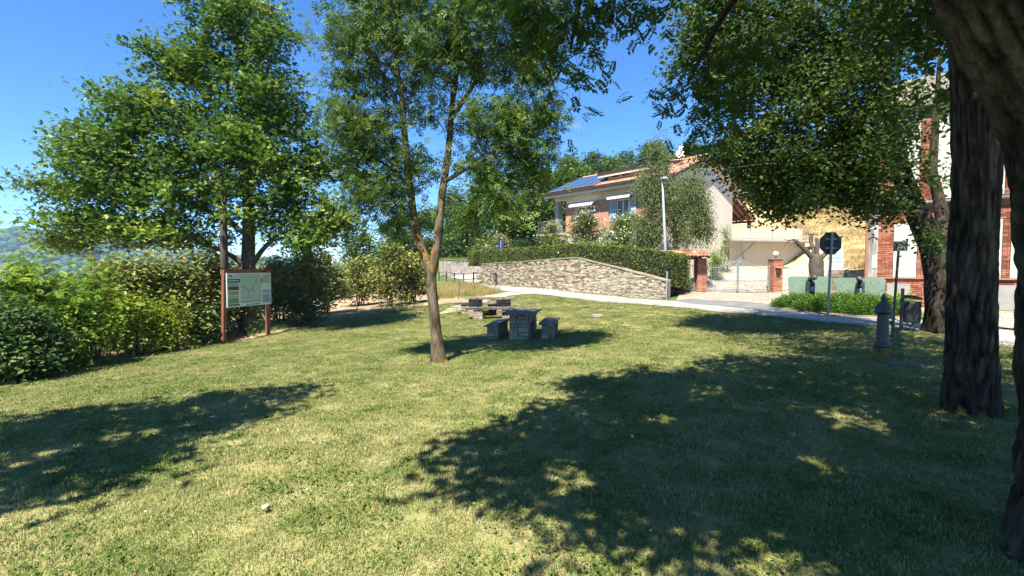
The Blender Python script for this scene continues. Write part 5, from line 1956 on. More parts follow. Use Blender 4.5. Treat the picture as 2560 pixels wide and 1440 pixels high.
for k in range(4):
    MB().box((.22, -.068, 2.25 - k * .17), (.36, .006, .07)).build('print_line', 'print_grey', s6)

# railing by the far path
rl = thing('path_railing', 'dark metal post-and-rail fence beside the path by the wall', 'fence')
rp = [W(x, 700, d) for x, d in ((1240, 36), (1210, 38.5), (1184, 41), (1159, 43.5), (1136, 46.5), (1116, 49.5), (1098, 52.5))]
for p in rp:
    z = H(p.x, p.y)
    MB().box((p.x, p.y, z + .5), (.09, .09, 1.05), R(25)).build('fence_post', 'dark_metal', rl)
for p, q in zip(rp, rp[1:]):
    for h in (.45, .95):
        MB().tube([(p.x, p.y, H(p.x, p.y) + h), (q.x, q.y, H(q.x, q.y) + h)], .03, 6).build('rail', 'dark_metal', rl)
for (px, py, ht, lab) in ((1007, 765, 1.15, 'rusty stake in front of the rightmost hazel bush'), (893, 772, .9, 'thin stake by the orchard gap'), (1147, 748, 1.1, 'thin rusty stake in the tall dry grass'), (440, 862, 1.0, 'pale wooden stake at the foot of the hedge left of the board')):
    p = G(px, py)
    tag(MB().tube([(p.x, p.y, p.z - .1), (p.x + .03, p.y, p.z + ht)], [.028, .022], 7).build('stake', 'pole_wood'), lab, 'stake', 'stakes along the orchard edge')

# small things in the grass
def flat_stone(label, px, py, s, h, mat='concrete', name='flat_stone', seed=1, rz=0, cat='stone'):
    p = G(px, py)
    rs = random.Random(seed)
    n = 11
    lo = [(s[0] * math.cos(2 * math.pi * k / n) * rs.uniform(.85, 1.1), s[1] * math.sin(2 * math.pi * k / n) * rs.uniform(.85, 1.1)) for k in range(n)]
    o = MB().hexa([(x, y, -.03) for x, y in lo], [(x * .93, y * .93, h * rs.uniform(.85, 1.1)) for x, y in lo]).build(name, mat, None, bevel=.012)
    o.location = p
    o.rotation_euler.z = rz
    return tag(o, label, cat)


flat_stone('grey concrete lid in the shaded grass at left', 545, 1050, (.15, .13), .03, 'concrete', 'concrete_lid', 2, 0, 'lid')
flat_stone('low round stone stump in the grass right of the picnic tables', 1494, 792, (.25, .22), .09, 'coping', 'stump', 3)
flat_stone('flat stone slab in the grass left of the ash trunk', 1052, 776, (.28, .2), .08, 'concrete', 'flat_stone', 4)
for (px, py, s, mat, lab, cat) in ((663, 1286, .028, 'paper', 'pale dry scrap lying on the sunlit lawn', 'scrap'), (1560, 1195, .03, 'orange_leaf', 'curled orange dead leaf on the shaded lawn', 'leaf'), (1580, 1105, .022, 'paper', 'small pale scrap on the shaded grass edge', 'scrap')):
    p = G(px, py)
    o = MB().add([(0, -s, .0), (s * .8, -.3 * s, .012), (s * .7, s * .7, .004), (0, s * 1.1, .016), (-s * .8, .5 * s, .004), (-s * .7, -.5 * s, .014), (0, 0, .02),
                  (0, -s, -.003), (s * .8, -.3 * s, .009), (s * .7, s * .7, .001), (0, s * 1.1, .013), (-s * .8, .5 * s, .001), (-s * .7, -.5 * s, .011), (0, 0, .017)],
                 [(i, (i + 1) % 6, 6) for i in range(6)] + [(7 + (i + 1) % 6, 7 + i, 13) for i in range(6)]).build('dead_leaf' if cat == 'leaf' else 'scrap', mat)
    o.location = p + Vector((0, 0, .045))
    tag(o, lab, cat)
# ------------------------------------------------------------------ trees
MAPLE, KITE, OVAL = T_maple(), T_kite(.55), T_oval(.55)
ASHL = T_pinnate(3, .38, .42, False, seed=1)
ROBL = T_pinnate(5, .62, .26, False, seed=2)

# ash in the middle of the lawn
ab_ = G(1097, 907)
D = ab_.y
ash = Tree('ash_tree', 'forked ash tree with orange lichen on its trunk in mid lawn', ab_, seed=3)


def lich(V):
    z = V[:, 2]
    return np.clip(1 - np.abs(z - 2.2) / 1.0, 0, 1) * .8 + np.clip(1 - z / .16, 0, 1) * .9 - .35 * (z > 3.2)


ash.stem([W(1097, 912, D), W(1090, 830, D), W(1083, 760, D), W(1076, 685, D), W(1074, 655, D)], [.145, .112, .102, .108, .118], 26, .035, lich, .05, .35, 2)
ash.stem([W(1076, 690, D), W(1058, 625, D), W(1038, 575, D), W(1031, 515, D), W(1015, 385, D), W(1006, 250, D - .1), W(985, 130, D - .2), W(960, -60, D - .3)], [.095, .09, .082, .075, .066, .055, .042, .02], 18, .04, lich, .06, 0, .3)
ash.stem([W(1078, 690, D), W(1092, 620, D), W(1098, 560, D), W(1106, 480, D), W(1121, 380, D + .1), W(1132, 250, D + .1), W(1150, 120, D + .2), W(1165, -60, D + .2)], [.1, .092, .085, .078, .066, .056, .042, .02], 18, .04, lich, .06, 0, .3)
ash.stem([W(1110, 455, D), W(1160, 425, D - .1), W(1215, 395, D - .3), W(1265, 375, D - .5)], [.045, .038, .028, .015], 10, .04, None, .1, 0, .2)
ash.stem([W(1026, 470, D), W(985, 425, D + .1), W(945, 400, D + .2), W(905, 380, D + .3)], [.042, .034, .026, .014], 10, .04, None, .1, 0, .2)
ash.stem([W(1010, 300, D), W(970, 210, D - .2), W(915, 120, D - .4), W(880, 40, D - .5)], [.045, .04, .03, .012], 10, .04, None, .1, 0, .2)
ash.stem([W(1128, 300, D), W(1190, 200, D - .2), W(1260, 130, D - .3), W(1310, 60, D - .3)], [.048, .04, .03, .012], 10, .04, None, .1, 0, .2)
for (px, py, rx, ry, dp, n) in ((1000, 110, 130, 110, 1.1, 55), (1170, 110, 150, 110, 1.2, 62), (1335, 110, 90, 120, .9, 46), (890, 290, 95, 110, .9, 46), (880, 130, 60, 110, .7, 22), (1010, 250, 90, 60, .7, 10),
                                (1320, 300, 85, 80, .8, 36), (1240, 330, 110, 70, .9, 34), (915, 470, 80, 65, .8, 32), (1000, 530, 55, 60, .5, 11), (1130, 300, 80, 60, .6, 7), (930, 370, 60, 60, .7, 12), (1210, 430, 110, 40, .8, 14),
                                (1160, 530, 60, 40, .6, 8), (1260, 500, 80, 40, .8, 12), (1335, 420, 55, 45, .6, 11), (1060, -60, 200, 80, 1.3, 50), (1290, -60, 140, 90, 1.2, 40), (900, 20, 90, 60, 1, 14), (1050, 420, 40, 60, .5, 5), (1010, 400, 60, 50, .6, 8)):
    ash.px_lobe(px, py, D, rx, ry, dp, n)
ash.grow('bark_ash', 'ash', 31, .22, .19, ASHL, .7, .45, .2, .011, .8, seg=4)

# broad maple behind the board
mb_ = W(621, 830, 16.8)
mb_.z = H(mb_.x, mb_.y)
D = 16.8
mp = Tree('maple_tree', 'tall broad maple with spreading crown behind the information board', mb_, seed=5)
mp.stem([mb_ - Vector((0, 0, .1)), W(621, 720, D), W(621, 640, D), W(622, 560, D), W(618, 440, D), W(610, 300, D), W(600, 120, D), W(590, -120, D), W(590, -200, D)], [.3, .25, .22, .2, .17, .14, .09, .04, .02], 20, .05, None, .1, .3, .25)
for pts, r in (([W(615, 668, D), W(575, 635, D - .3), W(520, 612, D - .6), W(430, 580, D - 1), W(300, 545, D - 1.2)], [.1, .085, .07, .05, .02]), ([W(628, 665, D), W(655, 625, D - .3), W(690, 590, D - .6), W(760, 560, D - .8), W(830, 540, D - 1)], [.1, .08, .06, .045, .02]),
               ([W(620, 590, D), W(560, 545, D + .3), W(460, 500, D + .6), W(330, 470, D + .4), W(160, 465, D)], [.1, .085, .06, .05, .015]), ([W(620, 560, D), W(680, 500, D + .5), W(760, 460, D + .8)], [.08, .06, .02]),
               ([W(616, 430, D), W(540, 370, D - .4), W(430, 330, D - .6), W(300, 310, D - .6)], [.085, .07, .05, .02]), ([W(612, 360, D), W(680, 280, D - .3), W(730, 200, D - .5)], [.07, .055, .02]), ([W(606, 230, D), W(530, 150, D - .4), W(460, 70, D - .5)], [.06, .045, .02])):
    mp.stem(pts, r, 10, .05, None, .15, 0, .12)
for (px, py, rx, ry, dp, n) in ((570, 20, 140, 110, 1.8, 56), (570, -140, 120, 100, 1.6, 26), (480, 140, 130, 80, 1.6, 48), (670, 120, 80, 120, 1.4, 40), (400, 250, 150, 75, 1.8, 56), (600, 250, 140, 90, 2, 50), (270, 340, 120, 60, 1.5, 42),
                                (430, 370, 170, 80, 2.2, 66), (640, 390, 150, 85, 2.2, 54), (770, 400, 120, 110, 2, 50), (150, 462, 100, 32, 1.2, 26), (290, 450, 150, 70, 2.2, 60), (490, 480, 160, 75, 2.4, 62), (710, 500, 140, 75, 2.2, 54), (820, 540, 70, 70, 1.6, 32),
                                (200, 555, 100, 50, 1.6, 40), (330, 560, 130, 55, 2, 52), (470, 585, 100, 35, 2, 26), (770, 590, 90, 35, 1.6, 24), (150, 600, 60, 30, 1, 12), (420, 150, 60, 50, 1.0, 16), (330, 270, 70, 50, 1.2, 18), (230, 400, 90, 50, 1.2, 24), (700, 250, 90, 100, 1.4, 30), (560, 380, 120, 60, 2.2, 30)):
    mp.px_lobe(px, py + ry * .12, D - .3, rx * 1.03, ry * .95, dp, n, .5)
mp.grow('bark_maple', 'maple', 60, .33, .155, MAPLE, .8, .35, .26, .016, .5, seg=4)

# three park trees at the right
D = 5.17
tb_ = G(2428, 1030)
ta = Tree('old_tree', 'upright dark furrowed trunk, second from the right edge', tb_, seed=8)
D = tb_.y
ta.stem([W(2428, 1042, D), W(2428, 940, D), W(2427, 800, D), W(2430, 640, D), W(2438, 500, D), W(2442, 380, D), W(2436, 200, D), W(2420, -60, D), W(2400, -350, D), W(2380, -600, D)], [.24, .222, .208, .203, .203, .21, .205, .185, .15, .08], 150, .1, None, .03, .12, .5)
ta.stem([W(2436, 150, D), W(2500, -100, D + .6), W(2560, -350, D + 1.4), W(2600, -560, D + 2)], [.16, .12, .09, .03], 20, .06, None, .08, 0, .2)
ta.stem([W(2430, 40, D), W(2300, -180, D - .3), W(2150, -380, D - .2), W(2000, -520, D)], [.15, .11, .08, .03], 20, .06, None, .08, 0, .2)
for (x, y, z, r, n) in ((4.9, 5.0, 6.6, 1.9, 46), (6.6, 6.4, 6.4, 1.8, 42), (3.6, 4.6, 6.3, 1.3, 22), (5.6, 4.0, 7.6, 1.9, 40), (6.4, 4.6, 5.3, 1.3, 22), (7.6, 7.2, 5.4, 1.3, 24), (4.6, 6.6, 7.4, 1.7, 34), (4.2, 2.6, 6.2, 1.8, 44), (5.4, 2.2, 5.6, 1.5, 36), (3.4, 3.4, 6.8, 1.6, 34)):
    ta.lobe((x, y, z), (r, r, r * .6), int(n * 1.5))
for (px, py, rx, ry, dp, n) in ((2330, 110, 110, 110, .6, 20), (2250, 30, 110, 70, .7, 20), (2310, 250, 50, 60, .5, 4), (2490, 330, 30, 40, .3, 3)):
    ta.px_lobe(px, py, 6.2, rx, ry, dp, n)
ta.grow('bark_dark', 'elm', 40, .3, .105, OVAL, .7, .35, .2, .014, .7, seg=4)

# leaning tree by the road
lb_ = G(2358, 832)
D = lb_.y
lt = Tree('leaning_tree', 'dark leaning tree by the road with wide crown hanging over the gate', lb_, seed=9)
lt.stem([W(2360, 842, D), W(2356, 770, D), W(2350, 690, D), W(2336, 620, D), W(2310, 570, D), W(2278, 500, D), W(2252, 430, D), W(2235, 330, D), W(2210, 180, D), W(2180, 0, D), W(2160, -160, D)], [.36, .31, .29, .27, .24, .215, .19, .16, .12, .08, .03], 48, .06, None, .06, .3, .35)
lt.stem([W(2345, 640, D), W(2362, 585, D + .1), W(2348, 500, D + .3), W(2330, 430, D + .4), W(2340, 300, D + .6), W(2350, 120, D + .8)], [.17, .14, .12, .1, .07, .03], 22, .06, None, .08, 0, .3)
lt.stem([W(2240, 380, D), W(2160, 330, D - .5), W(2050, 260, D - .9), W(1900, 200, D - 1.2), W(1770, 130, D - 1.2)], [.11, .09, .07, .05, .02], 14, .05, None, .1, 0, .1)
lt.stem([W(2262, 450, D), W(2180, 430, D - .6), W(2060, 420, D - 1), W(1930, 410, D - 1.2), W(1830, 420, D - 1.2)], [.09, .075, .055, .04, .02], 14, .05, None, .1, 0, .1)
lt.stem([W(2215, 210, D), W(2100, 110, D - .4), W(1960, 40, D - .6), W(1800, 10, D - .8)], [.08, .07, .05, .02], 14, .05, None, .1, 0, .1)
for (px, py, rx, ry, dp, n) in ((1790, 60, 95, 75, 1.2, 46), (1760, -60, 100, 80, 1.4, 30), (1900, 60, 120, 90, 1.6, 64), (2050, 110, 140, 110, 1.8, 84), (1760, 120, 70, 50, 1, 20), (1870, 200, 110, 90, 1.6, 62), (2030, 270, 150, 110, 1.8, 84),
                                (1828, 380, 64.4, 40, 1.1, 22), (1918, 350, 101.2, 70, 1.5, 52), (1938, 440, 101.2, 50, 1.4, 46), (2068, 410, 119.6, 70, 1.7, 64), (2120, 470, 101.2, 55, 1.5, 46), (1998, 500, 82.8, 40, 1.2, 32), (2180, 220, 120, 140, 1.7, 60), (2150, 380, 73.6, 80, 1.5, 30),
                                (2170, 60, 130, 110, 1.8, 62), (2310, 430, 46, 40, 0.6, 5), (2225, 535, 36.8, 20, 0.6, 5), (2335, 600, 32.2, 18, 0.4, 4), (2180, 520, 41.4, 28, 0.9, 10), (1938, 520, 41.4, 18, 0.8, 9), (2050, -100, 260, 90, 2, 60), (1730, 150, 50, 40, 0.8, 10), (2300, 290, 70, 60, 1, 9)):
    lt.px_lobe(px, py, D - .5, rx, ry, dp, n)
lt.grow('bark_dark', 'elm', 76, .21, .098, T_kite(.62), .45, .5, .3, .014, .75, seg=4)

# nearest tree, leaning over the camera from the right edge
nb_ = Vector((3.05, 2.42, H(3.05, 2.42)))
nt_ = Tree('leaning_robinia', 'thick dark robinia trunk cut by the right edge, its limb sweeping over the top corner', nb_, seed=12)
nt_.stem([(3.12, 2.42, -.1), (3.1, 2.42, .35), (3.08, 2.42, 1.0), (3.06, 2.42, 1.6), (3.01, 2.42, 2.1), (2.84, 2.4, 2.5), (2.62, 2.38, 2.79), (2.36, 2.32, 3.06), (1.9, 2.15, 3.7), (1.1, 1.8, 4.7), (.4, 1.5, 6.0), (.2, 1.4, 7.2)], [.36, .33, .315, .315, .325, .315, .31, .3, .26, .2, .13, .04], 140, .12, None, .028, .12, .55)
nt_.stem([(3.02, 2.5, 1.2), (2.98, 2.52, 1.9), (3.08, 2.65, 2.7), (3.3, 2.9, 3.8), (3.6, 3.1, 5.2), (3.8, 3.2, 6.6)], [.1, .2, .22, .2, .14, .04], 40, .08, None, .05, 0, .5)
nt_.stem([(1.4, 1.9, 4.1), (.9, 2.6, 4.35), (.7, 3.5, 4.35), (.62, 4.3, 4.1), (.6, 4.9, 3.85)], [.1, .075, .05, .03, .014], 14, .05, None, .1, 0, .2)
nt_.stem([(1.8, 2.0, 3.7), (2.1, 2.9, 4.1), (2.1, 3.8, 4.2), (2.0, 4.6, 4.0), (1.9, 5.2, 3.6)], [.1, .075, .05, .03, .014], 14, .05, None, .1, 0, .2)
nt_.stem([(.9, 1.7, 4.9), (.4, 1.5, 5.3), (-.2, 1.3, 5.6), (-.8, 1.1, 5.7)], [.1, .06, .035, .015], 10, .05, None, .1, 0, .2)
for (x, y, z, r, n) in ((-1.8, .6, 5.5, 1.15, 28), (-.8, 1.6, 5.6, 1.3, 30), (-.4, 3.0, 5.7, 1.15, 27), (.3, .6, 5.7, 1.4, 30), (.9, 2.3, 6.0, 1.5, 34), (2.0, 3.6, 6.3, 1.4, 28), (2.4, 1.4, 6.2, 1.6, 32), (.9, -.9, 5.6, 1.4, 24), (-1.0, -.9, 5.4, 1.1, 16), (3.8, 2.8, 6.8, 1.6, 26), (2.6, -.6, 6, 1.6, 24), (4.3, 1.0, 6.2, 1.6, 22), (.3, 4.0, 5.6, .8, 12), (3.2, .2, 5.4, 1.2, 18), (1.6, .0, 5.2, 1.0, 14)):
    nt_.lobe((x + .7, y + .55, z), (r, r, r * .5), int(n * 1.8), dens=.5)
for (px, py, d, rx, ry, dp, n) in ((1400, 60, 4.6, 70, 60, .3, 13), (1420, 170, 4.6, 45, 80, .25, 11), (1470, 30, 4.4, 60, 40, .3, 9), (1545, 20, 4.4, 60, 30, .3, 9), (1640, -5, 4.4, 40, 20, .2, 5), (1440, 240, 4.7, 30, 40, .2, 3), (1300, 30, 4.6, 70, 40, .3, 8), (1340, 110, 4.8, 60, 40, .3, 7),
                                   (1730, 230, 5.0, 60, 40, .25, 11), (1790, 280, 5.0, 70, 50, .3, 13), (1830, 200, 5.0, 60, 50, .3, 12), (1750, 320, 5.2, 35, 30, .2, 4), (1860, 120, 5.0, 50, 60, .3, 10)):
    nt_.px_lobe(px, py, d, rx, ry, dp, n, dens=.32)
fill = []
for (x, y, z, r, n) in ((-1.8, .6, 5.5, 1.1, 28), (-.8, 1.6, 5.6, 1.2, 30), (-.4, 3.0, 5.7, 1.0, 27), (.3, .6, 5.7, 1.4, 52), (.9, 2.3, 6.0, 1.5, 34), (2.0, 3.6, 6.3, 1.4, 28), (2.4, 1.4, 6.2, 1.6, 32), (.9, -.9, 5.6, 1.4, 54), (3.8, 2.8, 6.8, 1.6, 26), (2.6, -.6, 6, 1.6, 54), (4.3, 1.0, 6.2, 1.6, 22), (3.2, .2, 5.4, 1.3, 34), (.2, -.4, 5.3, 1.0, 26), (4.4, -.4, 6.0, 1.5, 30), (1.6, .0, 5.2, 1.2, 40), (-.8, .0, 5.4, 1.1, 30)):
    dd = nt_.rs.normal(0, 1, (int(n * 60), 3))
    dd /= np.linalg.norm(dd, axis=1, keepdims=True)
    dd *= nt_.rs.uniform(0, 1, (len(dd), 1)) ** .4 * r
    qq = np.array(nt_.rel((x + .7, y + .55, z))) + dd * [1, 1, .5]
    qq = qq[(np.sin(qq[:, 0] * 3.1 + 1) * np.sin(qq[:, 1] * 2.7) < .68)]
    fill.append(leaf_cloud(qq, .15, T_oval(.6), .6, .3, None, rs=nt_.rs))
nt_.grow('bark_dark', 'robinia', 24, .19, .19, ROBL, .75, .4, .2, .009, .7, seg=4, extra=fill)

# tree standing out of the picture at the left: only its shade falls on the lawn
ob = Vector((-7.6, .6, H(-7.6, .6)))
ot = Tree('lawn_tree', 'tree beyond the left edge shading the near lawn', ob, seed=14)
ot.stem([ob, ob + Vector((.1, 0, 2)), ob + Vector((.5, .2, 4)), ob + Vector((.8, .4, 6.2))], [.22, .18, .13, .04], 16, .05, None, .12, .2, .4)
for (x, y, z, r, n) in ((-6.4, 2.6, 5, .9, 22), (-5.4, 3.2, 5, .85, 20), (-4.5, 3.8, 5.1, .5, 9), (-4.6, 2.4, 5, .7, 15), (-5.2, 1.5, 5, .8, 16), (-6.2, 1.6, 5, .8, 16), (-4.7, 1.1, 4.9, .5, 8), (-7.3, 2.2, 5.1, .9, 18), (-7.0, .9, 5.2, .9, 14)):
    ot.lobe((x, y, z), (r, r, r * .5), n)
ot.grow('bark_maple', 'maple', 34, .26, .16, MAPLE, 1.0, .3, .2, .014, .5, seg=4)

# weeping birch before the villa
D = 27.6
bb_ = W(1692, 640, D)
bb_.z = ter_z(bb_.x - .3, bb_.y)
bi = Tree('birch_tree', 'weeping silver birch with grey-green hanging foliage in front of the villa', bb_, seed=15)
bi.stem([bb_ - Vector((0, 0, .3)), W(1690, 580, D), W(1680, 500, D), W(1665, 420, D), W(1655, 370, D), W(1652, 345, D)], [.2, .17, .13, .08, .04, .01], 12, .04, None, .15, .15, .25)
bi.stem([W(1688, 570, D), W(1705, 510, D - .2), W(1725, 470, D - .3), W(1745, 455, D - .4)], [.12, .08, .05, .02], 10, .04, None, .15, 0, .2)
for (px, py, rx, ry, dp, n) in ((1650, 395, 28, 45, .8, 50), (1630, 470, 48, 55, 1.1, 110), (1625, 560, 38, 60, 1, 90), (1670, 520, 35, 60, 1, 60), (1720, 480, 45, 40, 1, 90), (1745, 535, 38, 60, 1, 100), (1705, 570, 35, 55, 1, 70), (1612, 590, 18, 35, .6, 24), (1765, 570, 20, 40, .6, 30)):
    bi.px_lobe(px, py, D - .4, rx, ry, dp, n)
bi.grow('bark_birch', 'birch', 104, .18, .088, KITE, .2, 1.6, .22, .012, 2.2, seg=3)

# pollarded tree by the fence
D = 21.5
pb2 = W(2042, 735, D)
pb2.z = H(pb2.x, pb2.y)
pt = thing('pollarded_tree', 'bare pollarded grey tree stump with stubby arms behind the field gun', 'tree', pb2)
rel = lambda p: p - pb2
parts = []
for pts, r, sg_ in (([pb2 - Vector((0, 0, .2)), W(2042, 690, D), W(2040, 655, D), W(2042, 638, D)], [.34, .3, .29, .24], 30), ([W(2036, 650, D), W(2020, 632, D), W(2000, 612, D), W(1988, 600, D)], [.13, .11, .1, .06], 14), ([W(2043, 650, D), W(2042, 625, D), W(2044, 605, D), W(2042, 594, D)], [.11, .09, .085, .05], 14),
                    ([W(2050, 648, D), W(2066, 630, D + .2), W(2085, 618, D + .3), W(2100, 592, D + .3)], [.11, .1, .085, .09], 14), ([W(2040, 645, D), W(2032, 620, D + .4), W(2026, 600, D + .5), W(2030, 585, D + .5)], [.09, .08, .08, .07], 14)):
    parts.append(bark_tube([rel(p) for p in pts], r, sg_ + 14, .15, None, .06, 0, len(parts)))
o = 0
Vs, Qs, Cs = [], [], []
for V, Q_, C_, L_, R_ in parts:
    Vs.append(V)
    Qs.append(Q_ + o)
    Cs.append(C_ + o)
    o += len(V)
me = np_mesh('trunk', np.concatenate(Vs), [np.concatenate(Qs), np.concatenate(Cs)], None, True)
me.materials.append(M['bark_pollard'])
link(bpy.data.objects.new('trunk', me), pt)
rs = random.Random(4)
for (px, py) in ((1988, 600), (2000, 612), (2010, 622), (1994, 606), (2030, 586), (2098, 594), (1990, 602), (2005, 618), (2000, 612), (2028, 588)):
    s = rel(W(px, py, D))
    for k in range(2):
        a = rs.uniform(2.2, 4.3) if px < 2020 else rs.uniform(0, 3)
        L_ = rs.uniform(.4, 1.1)
        pts = [s + Vector((math.cos(a) * L_ * t * .8, rs.uniform(-.1, .1) * t, (.45 * t - .9 * t * t * rs.uniform(.2, 1.4)) * L_)) for t in (0, .3, .6, 1)]
        MB().tube(pts, [.022, .017, .012, .006], 5).build('twig', 'bark_pollard', pt)

# ------------------------------------------------------------------ shrubs
def gz(px, d):
    p = W(px, 700, d)
    return Vector((p.x, p.y, H(p.x, p.y)))


def bush(name, label, px, d, wpx, top_py, mat, n, per, size, tmpl, seed, group=None, depth=None, low=.1, flowers=None, cat='shrub', base=None, spread=.2, **kw):
    b = base or gz(px, d)
    top = W(px, top_py, d).z - b.z
    rx = wpx / 2 * d / F_PX
    ry = depth or rx * .9
    rs = random.Random(seed)
    lobes = []
    for k in range(6):
        f = k / 5
        zc = top * (.25 + .58 * f)
        rr = (1 - .55 * f ** 2) * (.75 if k == 0 else .8)
        lobes.append((rs.uniform(-.35, .35) * rx * (1 - f * .6), rs.uniform(-.3, .3) * ry, zc, rx * rr * 1.05, ry * rr, top * (.26 - .04 * f), max(4, n // 6)))
    return shrub(name, label, b, lobes, mat, per, size, tmpl, 6, spread, group, seed, cat=cat, flowers=flowers, **kw)


HZG = 'hazel bushes of the orchard'
hz = [(300, 13.7, 170, 648, 'hazel bush filling the gap left of the orchard, seen over the bright feathery shrubs'),
      (392, 14.4, 170, 640, 'hazel bush second from the left in the orchard row under the maple branches'),
      (478, 14.9, 150, 646, 'hazel bush third from the left, just left of the utility pole'),
      (545, 16.6, 140, 642, 'hazel bush directly behind the utility pole and board'),
      (700, 20.0, 130, 640, 'hazel bush right of the maple trunk, partly behind the board edge'),
      (768, 20.5, 150, 618, 'tallest dense hazel bush between the maple and the orchard gap'),
      (812, 23.5, 90, 640, 'narrow hazel bush at the left side of the orchard gap'),
      (900, 28.0, 120, 650, 'hazel bush at the right side of the orchard gap'),
      (975, 25.5, 150, 612, 'big dark hazel bush left of the ash trunk'),
      (1030, 27.0, 90, 640, 'rightmost hazel bush touching the ash trunk outline'),
      (858, 36.0, 90, 665, 'far pale hazel bush deep in the orchard gap'),
      (610, 27.0, 170, 650, 'hazel bush seen behind the maple trunk'),
      (930, 40.0, 110, 645, 'far hazel bush behind the big dark one')]
for i, (px, d, w, top, lab) in enumerate(hz):
    bush('hazel_bush', lab, px, d, w, top, 'hazel', 130 if d < 22 else 84, 50 if d < 22 else 44, .135 if d < 22 else .17, T_kite(.68), 200 + i, HZG, depth=1.3, spread=.26)
bush('laurel_shrub', 'dark glossy shrub wholly in view at the near end of the left hedge', 40, 8.9, 190, 775, 'shrub_dark', 110, 60, .1, OVAL, 240, depth=.9)
bush('false_acacia_shrub', 'bright feathery acacia shrub with raised tips near the left edge', 90, 10.0, 280, 650, 'shrub', 110, 24, .2, ROBL, 241, depth=1.0, spread=.22)
bush('false_acacia_shrub', 'bright feathery acacia shrub second in the hedge', 215, 11.2, 190, 672, 'shrub', 80, 24, .2, ROBL, 242, depth=1.0, spread=.22)
bush('spindle_shrub', 'yellow-green leafy shrub low in the hedge', 330, 12.4, 170, 735, 'shrub_yellow', 84, 46, .085, OVAL, 243, depth=.8)
bush('spindle_shrub', 'small yellow-green shrub with thin stems left of the board', 415, 13.2, 120, 752, 'shrub_yellow', 56, 40, .085, OVAL, 244, depth=.6)
bush('dogwood_shrub', 'mid-green shrub under the feathery acacias', 150, 10.0, 200, 760, 'shrub', 80, 50, .085, OVAL, 245, depth=.8)
bush('privet_shrub', 'dark green shrub immediately left of the board post', 500, 14.6, 120, 760, 'shrub_dark', 70, 44, .08, OVAL, 246, depth=.7)
bush('privet_shrub', 'dark green shrub behind the board panel', 615, 17.0, 110, 745, 'shrub_dark', 60, 40, .085, OVAL, 247, depth=.7)
bush('privet_shrub', 'dark green shrub right of the board', 735, 18.4, 150, 735, 'shrub_dark', 80, 44, .085, OVAL, 248, depth=.8)
bush('sapling', 'thin bright acacia sapling rising above the hedge at far left', 75, 10.8, 60, 615, 'shrub', 18, 12, .2, ROBL, 249, depth=.3)
bush('laurel_shrub', 'dark shrub mostly cut off by the left picture edge', -60, 8.6, 190, 770, 'shrub_dark', 70, 50, .1, OVAL, 250, depth=.9)

# villa garden
for (px, d, w, top, mat, fl, lab, n) in ((1463, 30.6, 92, 528, 'dusty', ('petal_pink', 420, .09), 'tall oleander with faded pink blossom in front of the villa', 90), (1556, 29.4, 122, 536, 'oleander', ('petal_white', 520, .09), 'green oleander with white blossom below the shuttered window', 110),
                                         (1385, 33.5, 84, 560, 'dusty', ('petal_white', 160, .08), 'pale dusty shrub at the left end of the villa', 70), (1250, 43, 70, 590, 'dusty', ('petal_pink', 260, .1), 'pink-flowered grey shrub behind the blue sign', 50), (1300, 42, 70, 600, 'wood3', None, 'dark shrub between the flowering shrub and the villa', 50)):
    b = gz(px, d)
    b.z = ter_z(b.x, b.y)
    bush('oleander' if 'oleander' in lab else 'garden_shrub', lab, px, d, w * 1.5, top, mat, int(n * 2.2), 70, .11, KITE, 260 + px, base=b, flowers=fl, depth=1.1)
p = gz(1785, 30.2)
bush('yard_shrub', 'round green shrub in the yard behind the driveway gate', 1788, 30.2, 46, 635, 'shrub', 60, 60, .09, KITE, 271, base=p, depth=.5)
bush('young_tree', 'slim young tree against the villa gable', 1810, 32.0, 36, 572, 'shrub', 42, 44, .1, KITE, 272, base=gz(1810, 32.0), depth=.4, cat='tree')

# juniper bed
jb = zpt(2090, 786)
jbz = H(*jb)
jr = np.random.default_rng(41)
jt = thing('juniper_bush', 'low spreading bright green juniper in front of the field guns', 'shrub', (jb[0], jb[1], jbz))
JL = []
for (px, d, r, h) in ((1985, 17.0, .55, .6), (2020, 16.6, .7, .72), (2070, 16.1, .8, .78), (2120, 15.6, .85, .82), (2170, 15.2, .85, .8), (2215, 14.8, .75, .72), (2245, 14.6, .5, .55), (2040, 15.9, .6, .55), (2140, 15.0, .6, .55), (1965, 17.0, .4, .42)):
    q = gz(px, d)
    JL.append((q.x - jb[0], q.y - jb[1], q.z - jbz, r, h))
cl = []
stems = MB()
for (x, y, z, r, h) in JL:
    n = int(1500 * r)
    a, e = jr.uniform(0, 2 * np.pi, n), np.arcsin(jr.uniform(.02, 1, n))
    base = np.array([x, y, z])
    dirs = np.stack([np.cos(a) * np.cos(e), np.sin(a) * np.cos(e), np.sin(e)], 1)
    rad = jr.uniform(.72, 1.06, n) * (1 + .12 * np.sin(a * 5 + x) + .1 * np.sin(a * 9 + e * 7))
    h = h * .66
    P = base + dirs * np.array([r, r, h]) * rad[:, None]
    for rep in range(6):
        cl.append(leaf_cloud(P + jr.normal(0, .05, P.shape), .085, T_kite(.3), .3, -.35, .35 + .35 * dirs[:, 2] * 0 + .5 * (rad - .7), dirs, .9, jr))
    for k in range(14):
        a1 = jr.uniform(0, 6.28)
        stems.tube([(x, y, z), (x + math.cos(a1) * r * .5, y + math.sin(a1) * r * .5, z + h * .35), (x + math.cos(a1) * r * .9, y + math.sin(a1) * r * .9, z + h * jr.uniform(.2, .7))], [.02, .014, .006], 4)
leaf_obj('foliage', jt, 'juniper', cl)
stems.build('stem', 'bark_pollard', jt)
